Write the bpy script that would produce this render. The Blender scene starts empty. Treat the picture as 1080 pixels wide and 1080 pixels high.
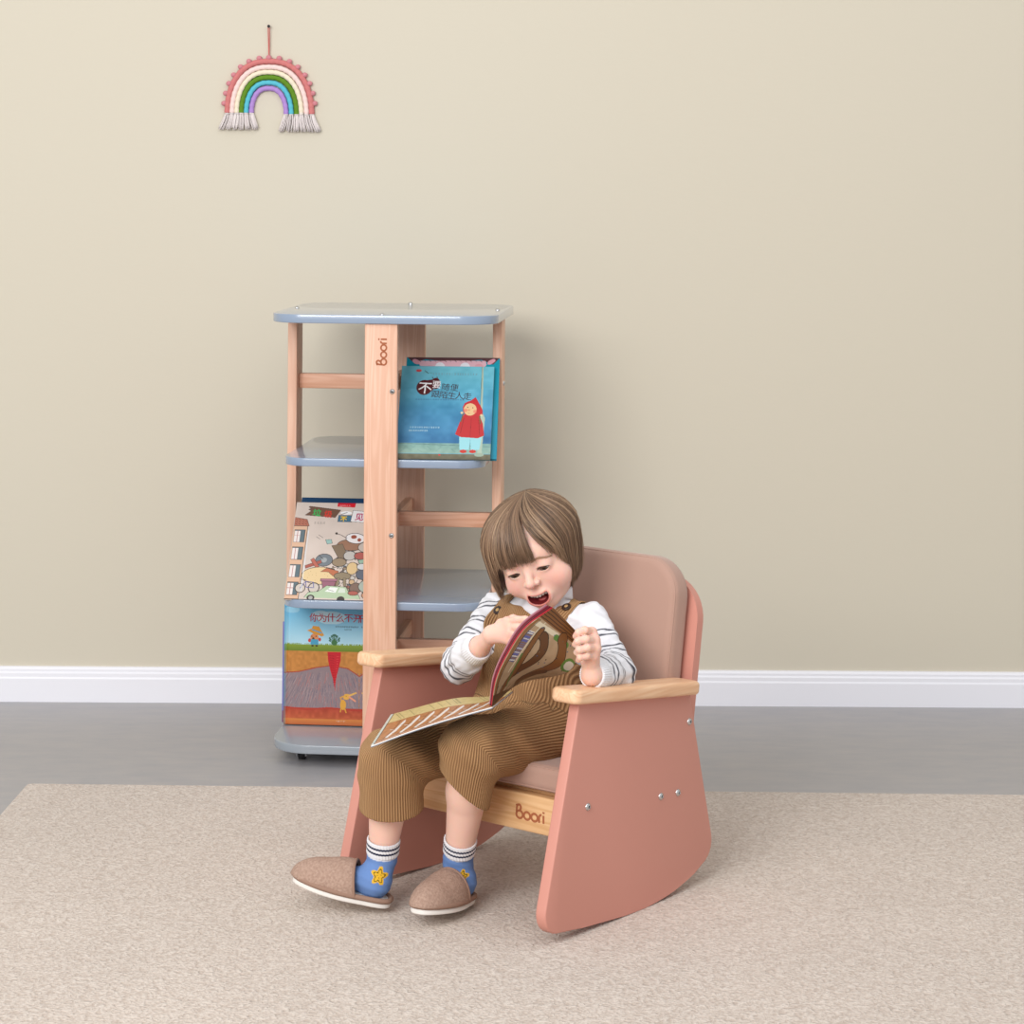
import bpy, bmesh, math, random
import numpy as np
from mathutils import Vector, Matrix, Euler
random.seed(7); RS = np.random.RandomState(11)
SC = bpy.context.scene
COL = SC.collection
PI = math.pi
# ---------------------------------------------------------------- camera constants (metres, 1080 px frame)
FPX = 2425.0; CAMH = 1.21; HY = 191.0; ROLL = 0.0061
def W(x, y, Y):
    a = (x-540)+(y-HY)*ROLL; b = (y-HY)-(x-540)*ROLL
    return np.array([a*Y/FPX, Y, CAMH-b*Y/FPX])
def V(*a): return np.array(a, float)
def srgb(r, g, b):
    def c(v):
        v /= 255.0
        return v/12.92 if v <= .04045 else ((v+.055)/1.055)**2.4
    return (c(r), c(g), c(b), 1.0)
def srgb_np(a):
    a = np.asarray(a, float)/255.0
    return np.where(a <= .04045, a/12.92, ((a+.055)/1.055)**2.4)
# ---------------------------------------------------------------- materials
def nt_new(name):
    m = bpy.data.materials.new(name); m.use_nodes = True
    nt = m.node_tree; b = nt.nodes['Principled BSDF']
    return m, nt, b
def mat(name, col, rough=.6, spec=.5, bump=None, vary=None, metal=0, attr=None, sheen=0, sss=0, coat=0, coords='Object', coatr=.15):
    m, nt, b = nt_new(name)
    b.inputs['Roughness'].default_value = rough
    b.inputs['Specular IOR Level'].default_value = spec
    b.inputs['Metallic'].default_value = metal
    if sheen: b.inputs['Sheen Weight'].default_value = sheen; b.inputs['Sheen Roughness'].default_value = .5
    if coat: b.inputs['Coat Weight'].default_value = coat; b.inputs['Coat Roughness'].default_value = coatr
    if sss:
        b.inputs['Subsurface Weight'].default_value = sss
        b.inputs['Subsurface Radius'].default_value = (.012, .004, .002)
        b.inputs['Subsurface Scale'].default_value = .5
    tc = nt.nodes.new('ShaderNodeTexCoord')
    src = None
    if attr:
        a = nt.nodes.new('ShaderNodeAttribute'); a.attribute_name = attr; src = a.outputs['Color']
    else:
        b.inputs['Base Color'].default_value = srgb(*col)
    if vary:      # (scale, col2, stretch)
        sc, c2, st = vary
        mp = nt.nodes.new('ShaderNodeMapping'); mp.inputs['Scale'].default_value = st
        nt.links.new(tc.outputs[coords], mp.inputs[0])
        n = nt.nodes.new('ShaderNodeTexNoise'); n.inputs['Scale'].default_value = sc; n.inputs['Detail'].default_value = 4
        nt.links.new(mp.outputs[0], n.inputs['Vector'])
        r = nt.nodes.new('ShaderNodeValToRGB'); r.color_ramp.elements[0].position = .32; r.color_ramp.elements[1].position = .68
        r.color_ramp.elements[0].color = srgb(*col); r.color_ramp.elements[1].color = srgb(*c2)
        nt.links.new(n.outputs['Fac'], r.inputs[0])
        if src is None: src = r.outputs[0]
        else:
            mx = nt.nodes.new('ShaderNodeMix'); mx.data_type = 'RGBA'; mx.blend_type = 'MULTIPLY'; mx.inputs[0].default_value = 1
            nt.links.new(src, mx.inputs[6]); nt.links.new(r.outputs[0], mx.inputs[7]); src = mx.outputs[2]
    if src is not None: nt.links.new(src, b.inputs['Base Color'])
    if bump:      # (scale, distance, strength)
        n = nt.nodes.new('ShaderNodeTexNoise'); n.inputs['Scale'].default_value = bump[0]; n.inputs['Detail'].default_value = 3
        nt.links.new(tc.outputs[coords], n.inputs['Vector'])
        bp = nt.nodes.new('ShaderNodeBump'); bp.inputs['Distance'].default_value = bump[1]; bp.inputs['Strength'].default_value = bump[2]
        nt.links.new(n.outputs['Fac'], bp.inputs['Height']); nt.links.new(bp.outputs[0], b.inputs['Normal'])
    return m
def wood(name, c1, c2, axis, scale=1.0, rough=.45):
    m, nt, b = nt_new(name)
    b.inputs['Roughness'].default_value = rough
    tc = nt.nodes.new('ShaderNodeTexCoord'); mp = nt.nodes.new('ShaderNodeMapping')
    s = [26*scale]*3; s[axis] = 1.3*scale
    mp.inputs['Scale'].default_value = s
    nt.links.new(tc.outputs['Object'], mp.inputs[0])
    n = nt.nodes.new('ShaderNodeTexNoise'); n.inputs['Scale'].default_value = 1.4; n.inputs['Detail'].default_value = 2; n.inputs['Distortion'].default_value = .6
    nt.links.new(mp.outputs[0], n.inputs['Vector'])
    ml = nt.nodes.new('ShaderNodeMath'); ml.operation = 'MULTIPLY'; ml.inputs[1].default_value = 46
    nt.links.new(n.outputs['Fac'], ml.inputs[0])
    sn = nt.nodes.new('ShaderNodeMath'); sn.operation = 'SINE'; nt.links.new(ml.outputs[0], sn.inputs[0])
    mr = nt.nodes.new('ShaderNodeMapRange'); mr.inputs[1].default_value = -1; mr.inputs[2].default_value = 1
    nt.links.new(sn.outputs[0], mr.inputs[0])
    n2 = nt.nodes.new('ShaderNodeTexNoise'); n2.inputs['Scale'].default_value = 9; n2.inputs['Detail'].default_value = 5
    nt.links.new(mp.outputs[0], n2.inputs['Vector'])
    ad = nt.nodes.new('ShaderNodeMath'); ad.operation = 'MULTIPLY'
    nt.links.new(mr.outputs[0], ad.inputs[0]); nt.links.new(n2.outputs['Fac'], ad.inputs[1])
    r = nt.nodes.new('ShaderNodeValToRGB'); r.color_ramp.elements[0].position = .0; r.color_ramp.elements[1].position = .75
    r.color_ramp.elements[0].color = srgb(*c1); r.color_ramp.elements[1].color = srgb(*c2)
    nt.links.new(ad.outputs[0], r.inputs[0]); nt.links.new(r.outputs[0], b.inputs['Base Color'])
    return m
# ---------------------------------------------------------------- objects
def link(o, parent=None):
    COL.objects.link(o)
    if parent is not None: o.parent = parent
    return o
def mesh_obj(name, verts, faces, mats, parent=None, smooth=True, fmat=None, cols=None, floats=None):
    me = bpy.data.meshes.new(name)
    v = np.asarray(verts, dtype=np.float32); 
    if isinstance(faces, np.ndarray) and faces.ndim == 2:
        nf, k = faces.shape
        me.vertices.add(len(v)); me.vertices.foreach_set('co', v.ravel())
        me.loops.add(nf*k); me.loops.foreach_set('vertex_index', faces.astype(np.int32).ravel())
        me.polygons.add(nf); me.polygons.foreach_set('loop_start', np.arange(0, nf*k, k, dtype=np.int32))
        me.update(calc_edges=True); me.validate()
    else:
        me.from_pydata([tuple(map(float, p)) for p in v], [], faces); me.update()
    if not isinstance(mats, (list, tuple)): mats = [mats]
    for m in mats: me.materials.append(m)
    if fmat is not None: me.polygons.foreach_set('material_index', np.asarray(fmat, dtype=np.int32))
    me.polygons.foreach_set('use_smooth', np.full(len(me.polygons), bool(smooth)))
    if cols is not None:
        a = me.color_attributes.new('Col', 'FLOAT_COLOR', 'POINT')
        c = np.ones((len(v), 4), dtype=np.float32); c[:, :3] = cols
        a.data.foreach_set('color', c.ravel())
    for k_, arr in (floats or {}).items():
        a = me.attributes.new(k_, 'FLOAT', 'POINT'); a.data.foreach_set('value', np.asarray(arr, dtype=np.float32))
    return link(bpy.data.objects.new(name, me), parent)
def bm_obj(name, bm, m, parent=None, smooth=False, loc=None, rot=None):
    me = bpy.data.meshes.new(name); bmesh.ops.recalc_face_normals(bm, faces=bm.faces); bm.to_mesh(me); bm.free()
    for q in (m if isinstance(m, (list, tuple)) else [m]): me.materials.append(q)
    o = link(bpy.data.objects.new(name, me), parent)
    if smooth:
        me.polygons.foreach_set('use_smooth', np.ones(len(me.polygons), bool))
        me.set_sharp_from_angle(angle=math.radians(38))
    if loc is not None: o.location = loc
    if rot is not None: o.rotation_euler = rot
    return o
def thing(name, label, cat, loc=(0, 0, 0), rot=(0, 0, 0), group=None):
    o = bpy.data.objects.new(name, None); o.empty_display_size = .05; link(o)
    o.location = loc; o.rotation_euler = rot
    return tag(o, label, cat, group)
def tag(o, label, cat, group=None):
    o['label'] = label; o['category'] = cat
    if group: o['group'] = group
    return o
def box(bm, c, s, bev=0, seg=2, rot=None):
    t = bmesh.new(); bmesh.ops.create_cube(t, size=1)
    for v in t.verts: v.co = Vector((v.co.x*s[0], v.co.y*s[1], v.co.z*s[2]))
    if bev: bmesh.ops.bevel(t, geom=list(t.edges), offset=bev, segments=seg, affect='EDGES', profile=.5)
    M = Matrix.Translation(c) @ (rot.to_4x4() if rot is not None else Matrix.Identity(4))
    bmesh.ops.transform(t, matrix=M, verts=t.verts)
    me = bpy.data.meshes.new('t'); t.to_mesh(me); t.free(); bm.from_mesh(me); bpy.data.meshes.remove(me)
    return bm
def box_obj(name, c, s, m, parent=None, bev=.001, seg=2, rot=None):
    return bm_obj(name, box(bmesh.new(), c, s, bev, seg, rot), m, parent, smooth=True)
def fillet(pts, radii, n=8):
    out = []; N = len(pts)
    for i in range(N):
        p = V(*pts[i]); a = V(*pts[i-1])-p; b = V(*pts[(i+1) % N])-p
        r = radii[i] if isinstance(radii, (list, tuple)) else radii
        if r <= 0: out.append(tuple(p)); continue
        la, lb = np.linalg.norm(a), np.linalg.norm(b); a /= la; b /= lb
        ang = math.acos(max(-1, min(1, float(a@b))))
        d = min(r/math.tan(ang/2), la*.48, lb*.48); rr = d*math.tan(ang/2)
        bis = (a+b)/np.linalg.norm(a+b); c = p+bis*rr/math.sin(ang/2)
        p1 = p+a*d-c; p2 = p+b*d-c
        a1 = math.atan2(p1[1], p1[0]); a2 = math.atan2(p2[1], p2[0]); da = (a2-a1+PI) % (2*PI)-PI
        for k in range(n+1):
            t = a1+da*k/n; out.append((c[0]+rr*math.cos(t), c[1]+rr*math.sin(t)))
    return out
def prism(pts, h, bev=.0, frame=None, seg=3):
    """extrude a 2D outline (x,y) from z=0 to h; frame maps to 3D"""
    bm = bmesh.new(); vs = [bm.verts.new((p[0], p[1], 0)) for p in pts]
    f = bm.faces.new(vs); r = bmesh.ops.extrude_face_region(bm, geom=[f])
    nv = [g for g in r['geom'] if isinstance(g, bmesh.types.BMVert)]
    for v in nv: v.co.z += h
    if bev:
        es = [e for e in bm.edges if abs(e.verts[0].co.z-e.verts[1].co.z) < 1e-7]
        bmesh.ops.bevel(bm, geom=es, offset=bev, segments=seg, affect='EDGES', profile=.5)
    if frame is not None: bmesh.ops.transform(bm, matrix=frame, verts=bm.verts)
    return bm
def tube_data(pts, rad, sides=8, closed=False, cap=True, up=None):
    P = np.asarray(pts, float); N = len(P)
    R = np.full(N, rad) if np.isscalar(rad) else np.asarray(rad, float)
    if closed: T = np.roll(P, -1, 0)-np.roll(P, 1, 0)
    else: T = np.gradient(P, axis=0)
    T /= (np.linalg.norm(T, axis=1, keepdims=True)+1e-12)
    u = V(0, 0, 1.) if abs(T[0][2]) < .9 else V(1., 0, 0)
    if up is not None: u = np.asarray(up, float)
    vs = []
    for i in range(N):
        u = u-T[i]*(u@T[i]); u /= np.linalg.norm(u)+1e-12; w = np.cross(T[i], u)
        for k in range(sides):
            a = 2*PI*k/sides; vs.append(P[i]+R[i]*(math.cos(a)*u+math.sin(a)*w))
    fs = []
    for i in range(N if closed else N-1):
        j = (i+1) % N
        for k in range(sides):
            l = (k+1) % sides
            fs.append((i*sides+k, i*sides+l, j*sides+l, j*sides+k))
    if not closed and cap:
        fs.append(tuple(range(sides))[::-1]); fs.append(tuple((N-1)*sides+k for k in range(sides)))
    return vs, fs
class MB:
    def __init__(s): s.v = []; s.f = []
    def add(s, vf):
        n = len(s.v); s.v += [tuple(map(float, q)) for q in vf[0]]; s.f += [tuple(i+n for i in q) for q in vf[1]]; return s
    def obj(s, name, m, parent=None, smooth=True): return mesh_obj(name, s.v, s.f, m, parent, smooth)
def tube(name, pts, rad, m, parent=None, sides=8, closed=False): return MB().add(tube_data(pts, rad, sides, closed)).obj(name, m, parent)
def ball_data(c, r, seg=12, rings=8):
    r = (r, r, r) if np.isscalar(r) else r
    vs = [(c[0], c[1], c[2]+r[2])]
    for i in range(1, rings):
        t = PI*i/rings
        for k in range(seg):
            a = 2*PI*k/seg; vs.append((c[0]+r[0]*math.sin(t)*math.cos(a), c[1]+r[1]*math.sin(t)*math.sin(a), c[2]+r[2]*math.cos(t)))
    vs.append((c[0], c[1], c[2]-r[2])); fs = []
    for k in range(seg): fs.append((0, 1+k, 1+(k+1) % seg))
    for i in range(rings-2):
        for k in range(seg):
            a = 1+i*seg+k; b = 1+i*seg+(k+1) % seg; fs.append((a, a+seg, b+seg, b))
    L = len(vs)-1; o = 1+(rings-2)*seg
    for k in range(seg): fs.append((L, o+(k+1) % seg, o+k))
    return vs, fs
def smoothpath(pts, n=40):
    """Catmull-Rom through points"""
    P = np.asarray(pts, float); P = np.vstack([2*P[0]-P[1], P, 2*P[-1]-P[-2]]); out = []
    m = len(P)-3
    for q in range(n+1):
        t = q/n*m; i = min(int(t), m-1); t -= i
        a, b, c, d = P[i:i+4]
        out.append(.5*((2*b)+(-a+c)*t+(2*a-5*b+4*c-d)*t*t+(-a+3*b-3*c+d)*t**3))
    return np.array(out)
# ---------------------------------------------------------------- signed distance modelling
class Cap:
    def __init__(s, a, b, ra, rb=None, k=.01, op='u', M=None):
        s.a = np.asarray(a, float); s.b = np.asarray(b, float); s.ra = ra; s.rb = ra if rb is None else rb; s.k = k; s.op = op
        if M is not None: s.a = M[0]@s.a+M[1]; s.b = M[0]@s.b+M[1]
    def d(s, P):
        ab = s.b-s.a; q = P-s.a; t = np.clip((q@ab)/max(ab@ab, 1e-12), 0, 1)
        return np.linalg.norm(q-t[..., None]*ab, axis=-1)-(s.ra+(s.rb-s.ra)*t)
class Ell:
    def __init__(s, c, r, k=.01, op='u', R=None, M=None):
        s.c = np.asarray(c, float); s.r = np.asarray((r, r, r) if np.isscalar(r) else r, float); s.k = k; s.op = op
        s.R = np.eye(3) if R is None else R
        if M is not None: s.c = M[0]@s.c+M[1]; s.R = M[0]@s.R
    def d(s, P):
        q = (P-s.c)@s.R
        k0 = np.linalg.norm(q/s.r, axis=-1); k1 = np.linalg.norm(q/(s.r*s.r), axis=-1)
        return k0*(k0-1)/np.maximum(k1, 1e-9)
class Fn:
    def __init__(s, f, k=0, op='u'): s.f = f; s.k = k; s.op = op
    def d(s, P): return s.f(P)
def combine(prims, P, act=None):
    d = np.full(P.shape[:-1], 1.0)
    for i, p in enumerate(prims):
        if act is not None and not act[i]: continue
        e = p.d(P); k = p.k
        if p.op == 'u':
            if k > 0:
                h = np.clip(.5+.5*(d-e)/k, 0, 1); d = d*(1-h)+e*h-k*h*(1-h)
            else: d = np.minimum(d, e)
        elif p.op == 's':
            e = -e
            if k > 0:
                h = np.clip(.5-.5*(d-e)/k, 0, 1); d = d*(1-h)+e*h+k*h*(1-h)
            else: d = np.maximum(d, e)
        elif p.op == 'i':
            d = np.maximum(d, e)
        elif p.op == 'add': d = d+e
    return d
def sdf_mesh(prims, h, lo, hi, n=12):
    lo = np.asarray(lo, float); hi = np.asarray(hi, float)
    nb = np.ceil((hi-lo)/(h*n)).astype(int); R = h*n*math.sqrt(3)/2
    g = np.stack(np.meshgrid(*[np.arange(q) for q in nb], indexing='ij'), -1).reshape(-1, 3)
    C = lo+(g+.5)*h*n
    D = np.array([p.d(C) if p.op in 'us' else np.zeros(len(C)) for p in prims])
    dc = combine(prims, C); sel = np.abs(dc) < R*1.7+.008; g = g[sel]; D = D[:, sel]
    ax = np.arange(n+1); L = np.stack(np.meshgrid(ax, ax, ax, indexing='ij'), -1).reshape(-1, 3)
    A = np.empty((len(g), n+1, n+1, n+1), dtype=np.float32)
    for b in range(len(g)):
        act = [(p.op not in 'us') or D[i, b] < R*1.9+p.k+.010 for i, p in enumerate(prims)]
        P = lo+(g[b]*n+L)*h
        A[b] = combine(prims, P, act).reshape(n+1, n+1, n+1)
    S = A < 0
    cs = [(0, 0, 0), (1, 0, 0), (0, 1, 0), (1, 1, 0), (0, 0, 1), (1, 0, 1), (0, 1, 1), (1, 1, 1)]
    sub = lambda X, c: X[:, c[0]:c[0]+n, c[1]:c[1]+n, c[2]:c[2]+n]
    cnt = sum(sub(S, c).astype(np.int8) for c in cs)
    idx = np.argwhere((cnt > 0) & (cnt < 8))
    vals = np.stack([sub(A, c)[idx[:, 0], idx[:, 1], idx[:, 2], idx[:, 3]] for c in cs], 1).astype(float)
    acc = np.zeros((len(idx), 3)); num = np.zeros(len(idx))
    for i in range(8):
        for j in range(i+1, 8):
            ci, cj = np.array(cs[i]), np.array(cs[j])
            if abs(ci-cj).sum() != 1: continue
            a, b = vals[:, i], vals[:, j]; m = (a < 0) != (b < 0)
            t = np.where(m, a/np.where(m, a-b, 1), 0)
            acc += m[:, None]*(ci+t[:, None]*(cj-ci)); num += m
    gi = g[idx[:, 0]]*n+idx[:, 1:]
    verts = lo+(gi+acc/num[:, None])*h
    dims = nb*n+2
    key = lambda q: ((q[:, 0]+1)*dims[1]+(q[:, 1]+1))*dims[2]+(q[:, 2]+1)
    kv = key(gi); order = np.argsort(kv); ks = kv[order]
    faces = []
    for axis in range(3):
        e = [0, 0, 0]; e[axis] = 1
        s0 = S[:, :n, :n, :n]; s1 = S[:, e[0]:e[0]+n, e[1]:e[1]+n, e[2]:e[2]+n]
        q = np.argwhere(s0 != s1); flip = s0[q[:, 0], q[:, 1], q[:, 2], q[:, 3]]
        gp = g[q[:, 0]]*n+q[:, 1:]
        u = np.zeros(3, int); w = np.zeros(3, int); u[(axis+1) % 3] = 1; w[(axis+2) % 3] = 1
        cells = [gp-u-w, gp-w, gp, gp-u]; ids = []; ok = np.ones(len(gp), bool)
        for c in cells:
            kk = key(c); p = np.clip(np.searchsorted(ks, kk), 0, len(ks)-1); ok &= ks[p] == kk; ids.append(order[p])
        F = np.stack(ids, 1)
        F[~flip] = F[~flip][:, ::-1]
        faces.append(F[ok])
    return verts, np.vstack(faces)
def project(prims, p, it=6):
    p = np.asarray(p, float).copy()
    for _ in range(it):
        e = 1e-3; P = np.array([p]+[p+e*np.eye(3)[i] for i in range(3)]+[p-e*np.eye(3)[i] for i in range(3)])
        d = combine(prims, P); g = (d[1:4]-d[4:7])/(2*e); g /= np.linalg.norm(g)+1e-9
        p -= g*d[0]
    return p, g
def rotm(ax, deg):
    return np.array(Matrix.Rotation(math.radians(deg), 3, ax))
# ---------------------------------------------------------------- painter for printed covers (per-vertex colour of a fine grid)
def text_tris(body):
    cu = bpy.data.curves.new('t', 'FONT'); cu.body = body; cu.size = 1; cu.resolution_u = 3
    o = bpy.data.objects.new('t', cu); COL.objects.link(o)
    dg = bpy.context.evaluated_depsgraph_get(); me = bpy.data.meshes.new_from_object(o.evaluated_get(dg))
    me.calc_loop_triangles()
    co = np.array([v.co[:2] for v in me.vertices]); tr = np.array([t.vertices[:] for t in me.loop_triangles])
    bpy.data.objects.remove(o); bpy.data.curves.remove(cu); bpy.data.meshes.remove(me)
    return co, tr
class Paint:
    """u right 0..1, v down 0..1, w x h metres"""
    def __init__(s, w, h, res, col):
        s.w, s.h = w, h; s.nx = int(w/res)+1; s.ny = int(h/res)+1
        s.A = np.empty((s.ny, s.nx, 3)); s.A[:] = col
        s.U, s.Vv = np.meshgrid(np.linspace(0, 1, s.nx), np.linspace(0, 1, s.ny))
    def _put(s, m, col, a=1.0, sl=None):
        T = s.A if sl is None else s.A[sl]
        T[m] = T[m]*(1-a)+np.asarray(col, float)*a
    def _sl(s, u0, v0, u1, v1):
        x0 = max(0, int(u0*(s.nx-1))); x1 = min(s.nx, int(u1*(s.nx-1))+2); y0 = max(0, int(v0*(s.ny-1))); y1 = min(s.ny, int(v1*(s.ny-1))+2)
        return (slice(y0, max(y0, y1)), slice(x0, max(x0, x1)))
    def vgrad(s, v0, v1, c0, c1, u0=0, u1=1):
        m = (s.Vv >= v0) & (s.Vv <= v1) & (s.U >= u0) & (s.U <= u1); t = ((s.Vv-v0)/(v1-v0))[..., None]
        G = np.asarray(c0, float)*(1-t)+np.asarray(c1, float)*t; s.A[m] = G[m]
    def poly(s, pts, col, a=1.0):
        P = np.asarray(pts, float); sl = s._sl(P[:, 0].min(), P[:, 1].min(), P[:, 0].max(), P[:, 1].max())
        U, Q = s.U[sl], s.Vv[sl]; ins = np.zeros(U.shape, bool)
        for i in range(len(P)):
            (x1, y1), (x2, y2) = P[i-1], P[i]
            if y1 == y2: continue
            c = ((y1 > Q) != (y2 > Q)) & (U < (x2-x1)*(Q-y1)/(y2-y1)+x1); ins ^= c
        s._put(ins, col, a, sl)
    def ell(s, u, v, ru, rv, col, a=1.0, ang=0):
        r = max(ru, rv*s.h/s.w, 1e-6); R2 = max(ru*s.w, rv*s.h)
        sl = s._sl(u-R2/s.w, v-R2/s.h, u+R2/s.w, v+R2/s.h)
        x = (s.U[sl]-u)*s.w; y = (s.Vv[sl]-v)*s.h; c, n = math.cos(ang), math.sin(ang)
        X = x*c+y*n; Y = -x*n+y*c
        s._put((X/(ru*s.w))**2+(Y/(rv*s.h))**2 <= 1, col, a, sl)
    def line(s, pts, wd, col, a=1.0):
        for (u1, v1), (u2, v2) in zip(pts[:-1], pts[1:]):
            pu, pv = wd/s.w, wd/s.h
            sl = s._sl(min(u1, u2)-pu, min(v1, v2)-pv, max(u1, u2)+pu, max(v1, v2)+pv)
            x = (s.U[sl]-u1)*s.w; y = (s.Vv[sl]-v1)*s.h; dx, dy = (u2-u1)*s.w, (v2-v1)*s.h
            t = np.clip((x*dx+y*dy)/max(dx*dx+dy*dy, 1e-12), 0, 1)
            s._put(np.hypot(x-t*dx, y-t*dy) < wd/2, col, a, sl)
    def text(s, body, u, v, size, col, ang=0, bold=0.0, track=1.0, wob=0):
        """u,v = left end of the baseline; size = character height in metres"""
        x0 = 0
        for ch in body:
            if ch == ' ': x0 += size*.5; continue
            co, tr = text_tris(ch)
            if len(tr) == 0: continue
            c, n = math.cos(ang), math.sin(ang); an = random.uniform(-wob, wob); c2, n2 = math.cos(an), math.sin(an)
            X = co[:, 0]*size; Y = co[:, 1]*size
            X, Y = X*c2-Y*n2, X*n2+Y*c2; X = X+x0
            uu = u+(X*c-Y*n)/s.w; vv = v-(X*n+Y*c)/s.h
            offs = [(0, 0)] if not bold else [(0, 0), (bold, 0), (0, bold), (-bold, 0), (0, -bold)]
            for ou, ov in offs:
                for t in tr: s.tri(np.stack([uu[t]+ou/s.w, vv[t]+ov/s.h], 1), col)
            x0 += size*track*(1.0 if ord(ch) > 255 else .55)
    def tri(s, P, col):
        sl = s._sl(P[:, 0].min(), P[:, 1].min(), P[:, 0].max(), P[:, 1].max()); U, Q = s.U[sl], s.Vv[sl]
        e = []
        for i in range(3):
            a, b = P[i], P[(i+1) % 3]; e.append((U-a[0])*(b[1]-a[1])-(Q-a[1])*(b[0]-a[0]))
        m = ((e[0] >= 0) & (e[1] >= 0) & (e[2] >= 0)) | ((e[0] <= 0) & (e[1] <= 0) & (e[2] <= 0))
        s._put(m, col, 1, sl)
    def scrawl(s, u0, u1, v, size, col, n, a=.8):
        """a row of tiny illegible print"""
        for k in range(n):
            u = u0+(u1-u0)*k/n; w = (u1-u0)/n*.75
            for q in range(3):
                y = v+(q-1)*size/s.h*.33; s.line([(u, y), (u+w*random.uniform(.5, 1), y)], size*.12, col, a)
            x = u+w*random.uniform(.2, .8); s.line([(x, v-size/s.h*.45), (x, v+size/s.h*.45)], size*.12, col, a)
    def mottle(s, amp, cell=18, v0=0, v1=1, tint=(1, 1, 1)):
        gy, gx = s.ny//cell+3, s.nx//cell+3; N = RS.rand(gy, gx)-.5
        y = np.linspace(0, gy-2, s.ny); x = np.linspace(0, gx-2, s.nx); yi = y.astype(int); xi = x.astype(int); fy = (y-yi)[:, None]; fx = (x-xi)[None]
        Z = (N[yi][:, xi]*(1-fy)*(1-fx)+N[yi+1][:, xi]*fy*(1-fx)+N[yi][:, xi+1]*(1-fy)*fx+N[yi+1][:, xi+1]*fy*fx)
        m = ((s.Vv >= v0) & (s.Vv <= v1))
        s.A += (Z*m*amp)[..., None]*np.array(tint)
    def colors(s): return srgb_np(np.clip(s.A, 0, 255)).reshape(-1, 3)
def printed(name, P, fn, m, parent, thick=.0012):
    """a printed sheet: grid front face following fn(u,v)->xyz arrays, closed with a back sheet"""
    U, Q = P.U, P.Vv; X = fn(U, Q); ny, nx = P.ny, P.nx
    du = np.gradient(X, axis=1); dv = np.gradient(X, axis=0); N = np.cross(du, -dv); N /= np.linalg.norm(N, axis=-1, keepdims=True)+1e-12
    B = X-N*thick
    vs = np.vstack([X.reshape(-1, 3), B.reshape(-1, 3)])
    i = np.arange(ny*nx).reshape(ny, nx)
    F = np.stack([i[:-1, :-1], i[1:, :-1], i[1:, 1:], i[:-1, 1:]], -1).reshape(-1, 4); G = F[:, ::-1]+ny*nx
    ring = np.concatenate([i[0, :], i[1:, -1], i[-1, ::-1][1:], i[::-1, 0][1:-1]]); r2 = np.roll(ring, -1)
    H = np.stack([ring, r2, r2+ny*nx, ring+ny*nx], -1)
    c = P.colors(); c = np.vstack([c, c])
    return mesh_obj(name, vs, np.vstack([F, G, H]), m, parent, True, cols=c)
# ================================================================ materials
M_wall = mat('wall_paint', (210, 203, 186), .85, .2, bump=(350, .0006, .25), vary=(1.1, (208, 200, 182), (1, 1, .6)), coords='Generated')
M_white = mat('white_gloss_paint', (238, 238, 244), .4, .4)
M_pink = mat('salmon_paint', (207, 144, 129), .42, .4, bump=(500, .0001, .15))
M_pinkedge = M_pink
M_cush = mat('cushion_fabric', (178, 143, 128), .8, .25, bump=(900, .0003, .4), sheen=.25)
M_steel = mat('polished_steel', (205, 205, 205), .25, .5, metal=1)
M_dark = mat('dark_rubber', (40, 40, 42), .6)
M_wood_z = wood('pale_wood_vertical', (219, 170, 142), (233, 192, 166), 2)
M_wood_x = wood('pale_wood_lengthwise', (212, 158, 128), (228, 180, 152), 0)
M_wood_y = wood('pale_wood_crosswise', (212, 158, 128), (228, 180, 152), 1)
M_arm = wood('warm_wood_armrest', (228, 180, 140), (243, 205, 168), 1, 1.0, .4)
M_rail = wood('honey_wood_rail', (216, 168, 116), (236, 196, 148), 0, 1.0, .4)
M_blue = mat('blue_grey_lacquer', (140, 157, 180), .25, .8, coat=1, coatr=.1)
M_base = mat('pale_grey_lacquer', (150, 158, 166), .25, .6, coat=.6, coatr=.08)
M_logo = mat('burnt_brown_print', (168, 96, 60), .7)
M_print = mat('printed_paper', (255, 255, 255), .38, .35, attr='Col', coat=.1)
M_page = mat('page_paper', (232, 226, 214), .8)

# ================================================================ setting
WY = 5.352; FZ = -.006
def struct(o): o['kind'] = 'structure'; return o
def floor_mat():
    m, nt, b = nt_new('grey_vinyl'); b.inputs['Roughness'].default_value = .38
    tc = nt.nodes.new('ShaderNodeTexCoord'); mp = nt.nodes.new('ShaderNodeMapping'); mp.inputs['Scale'].default_value = (3, 9, 1)
    nt.links.new(tc.outputs['Object'], mp.inputs[0])
    n = nt.nodes.new('ShaderNodeTexNoise'); n.inputs['Scale'].default_value = 3; n.inputs['Detail'].default_value = 8; n.inputs['Roughness'].default_value = .65
    nt.links.new(mp.outputs[0], n.inputs['Vector'])
    r = nt.nodes.new('ShaderNodeValToRGB'); r.color_ramp.elements[0].position = .3; r.color_ramp.elements[1].position = .7
    r.color_ramp.elements[0].color = srgb(156, 155, 159); r.color_ramp.elements[1].color = srgb(170, 166, 165)
    nt.links.new(n.outputs['Fac'], r.inputs[0]); nt.links.new(r.outputs[0], b.inputs['Base Color'])
    return m
struct(box_obj('floor', (0, 2.2, FZ-.05), (9, 6.4, .1), floor_mat(), None, 0))
struct(box_obj('wall_back', (0, WY+.06, 1.5), (9, .12, 3.2), M_wall, None, 0))
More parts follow.
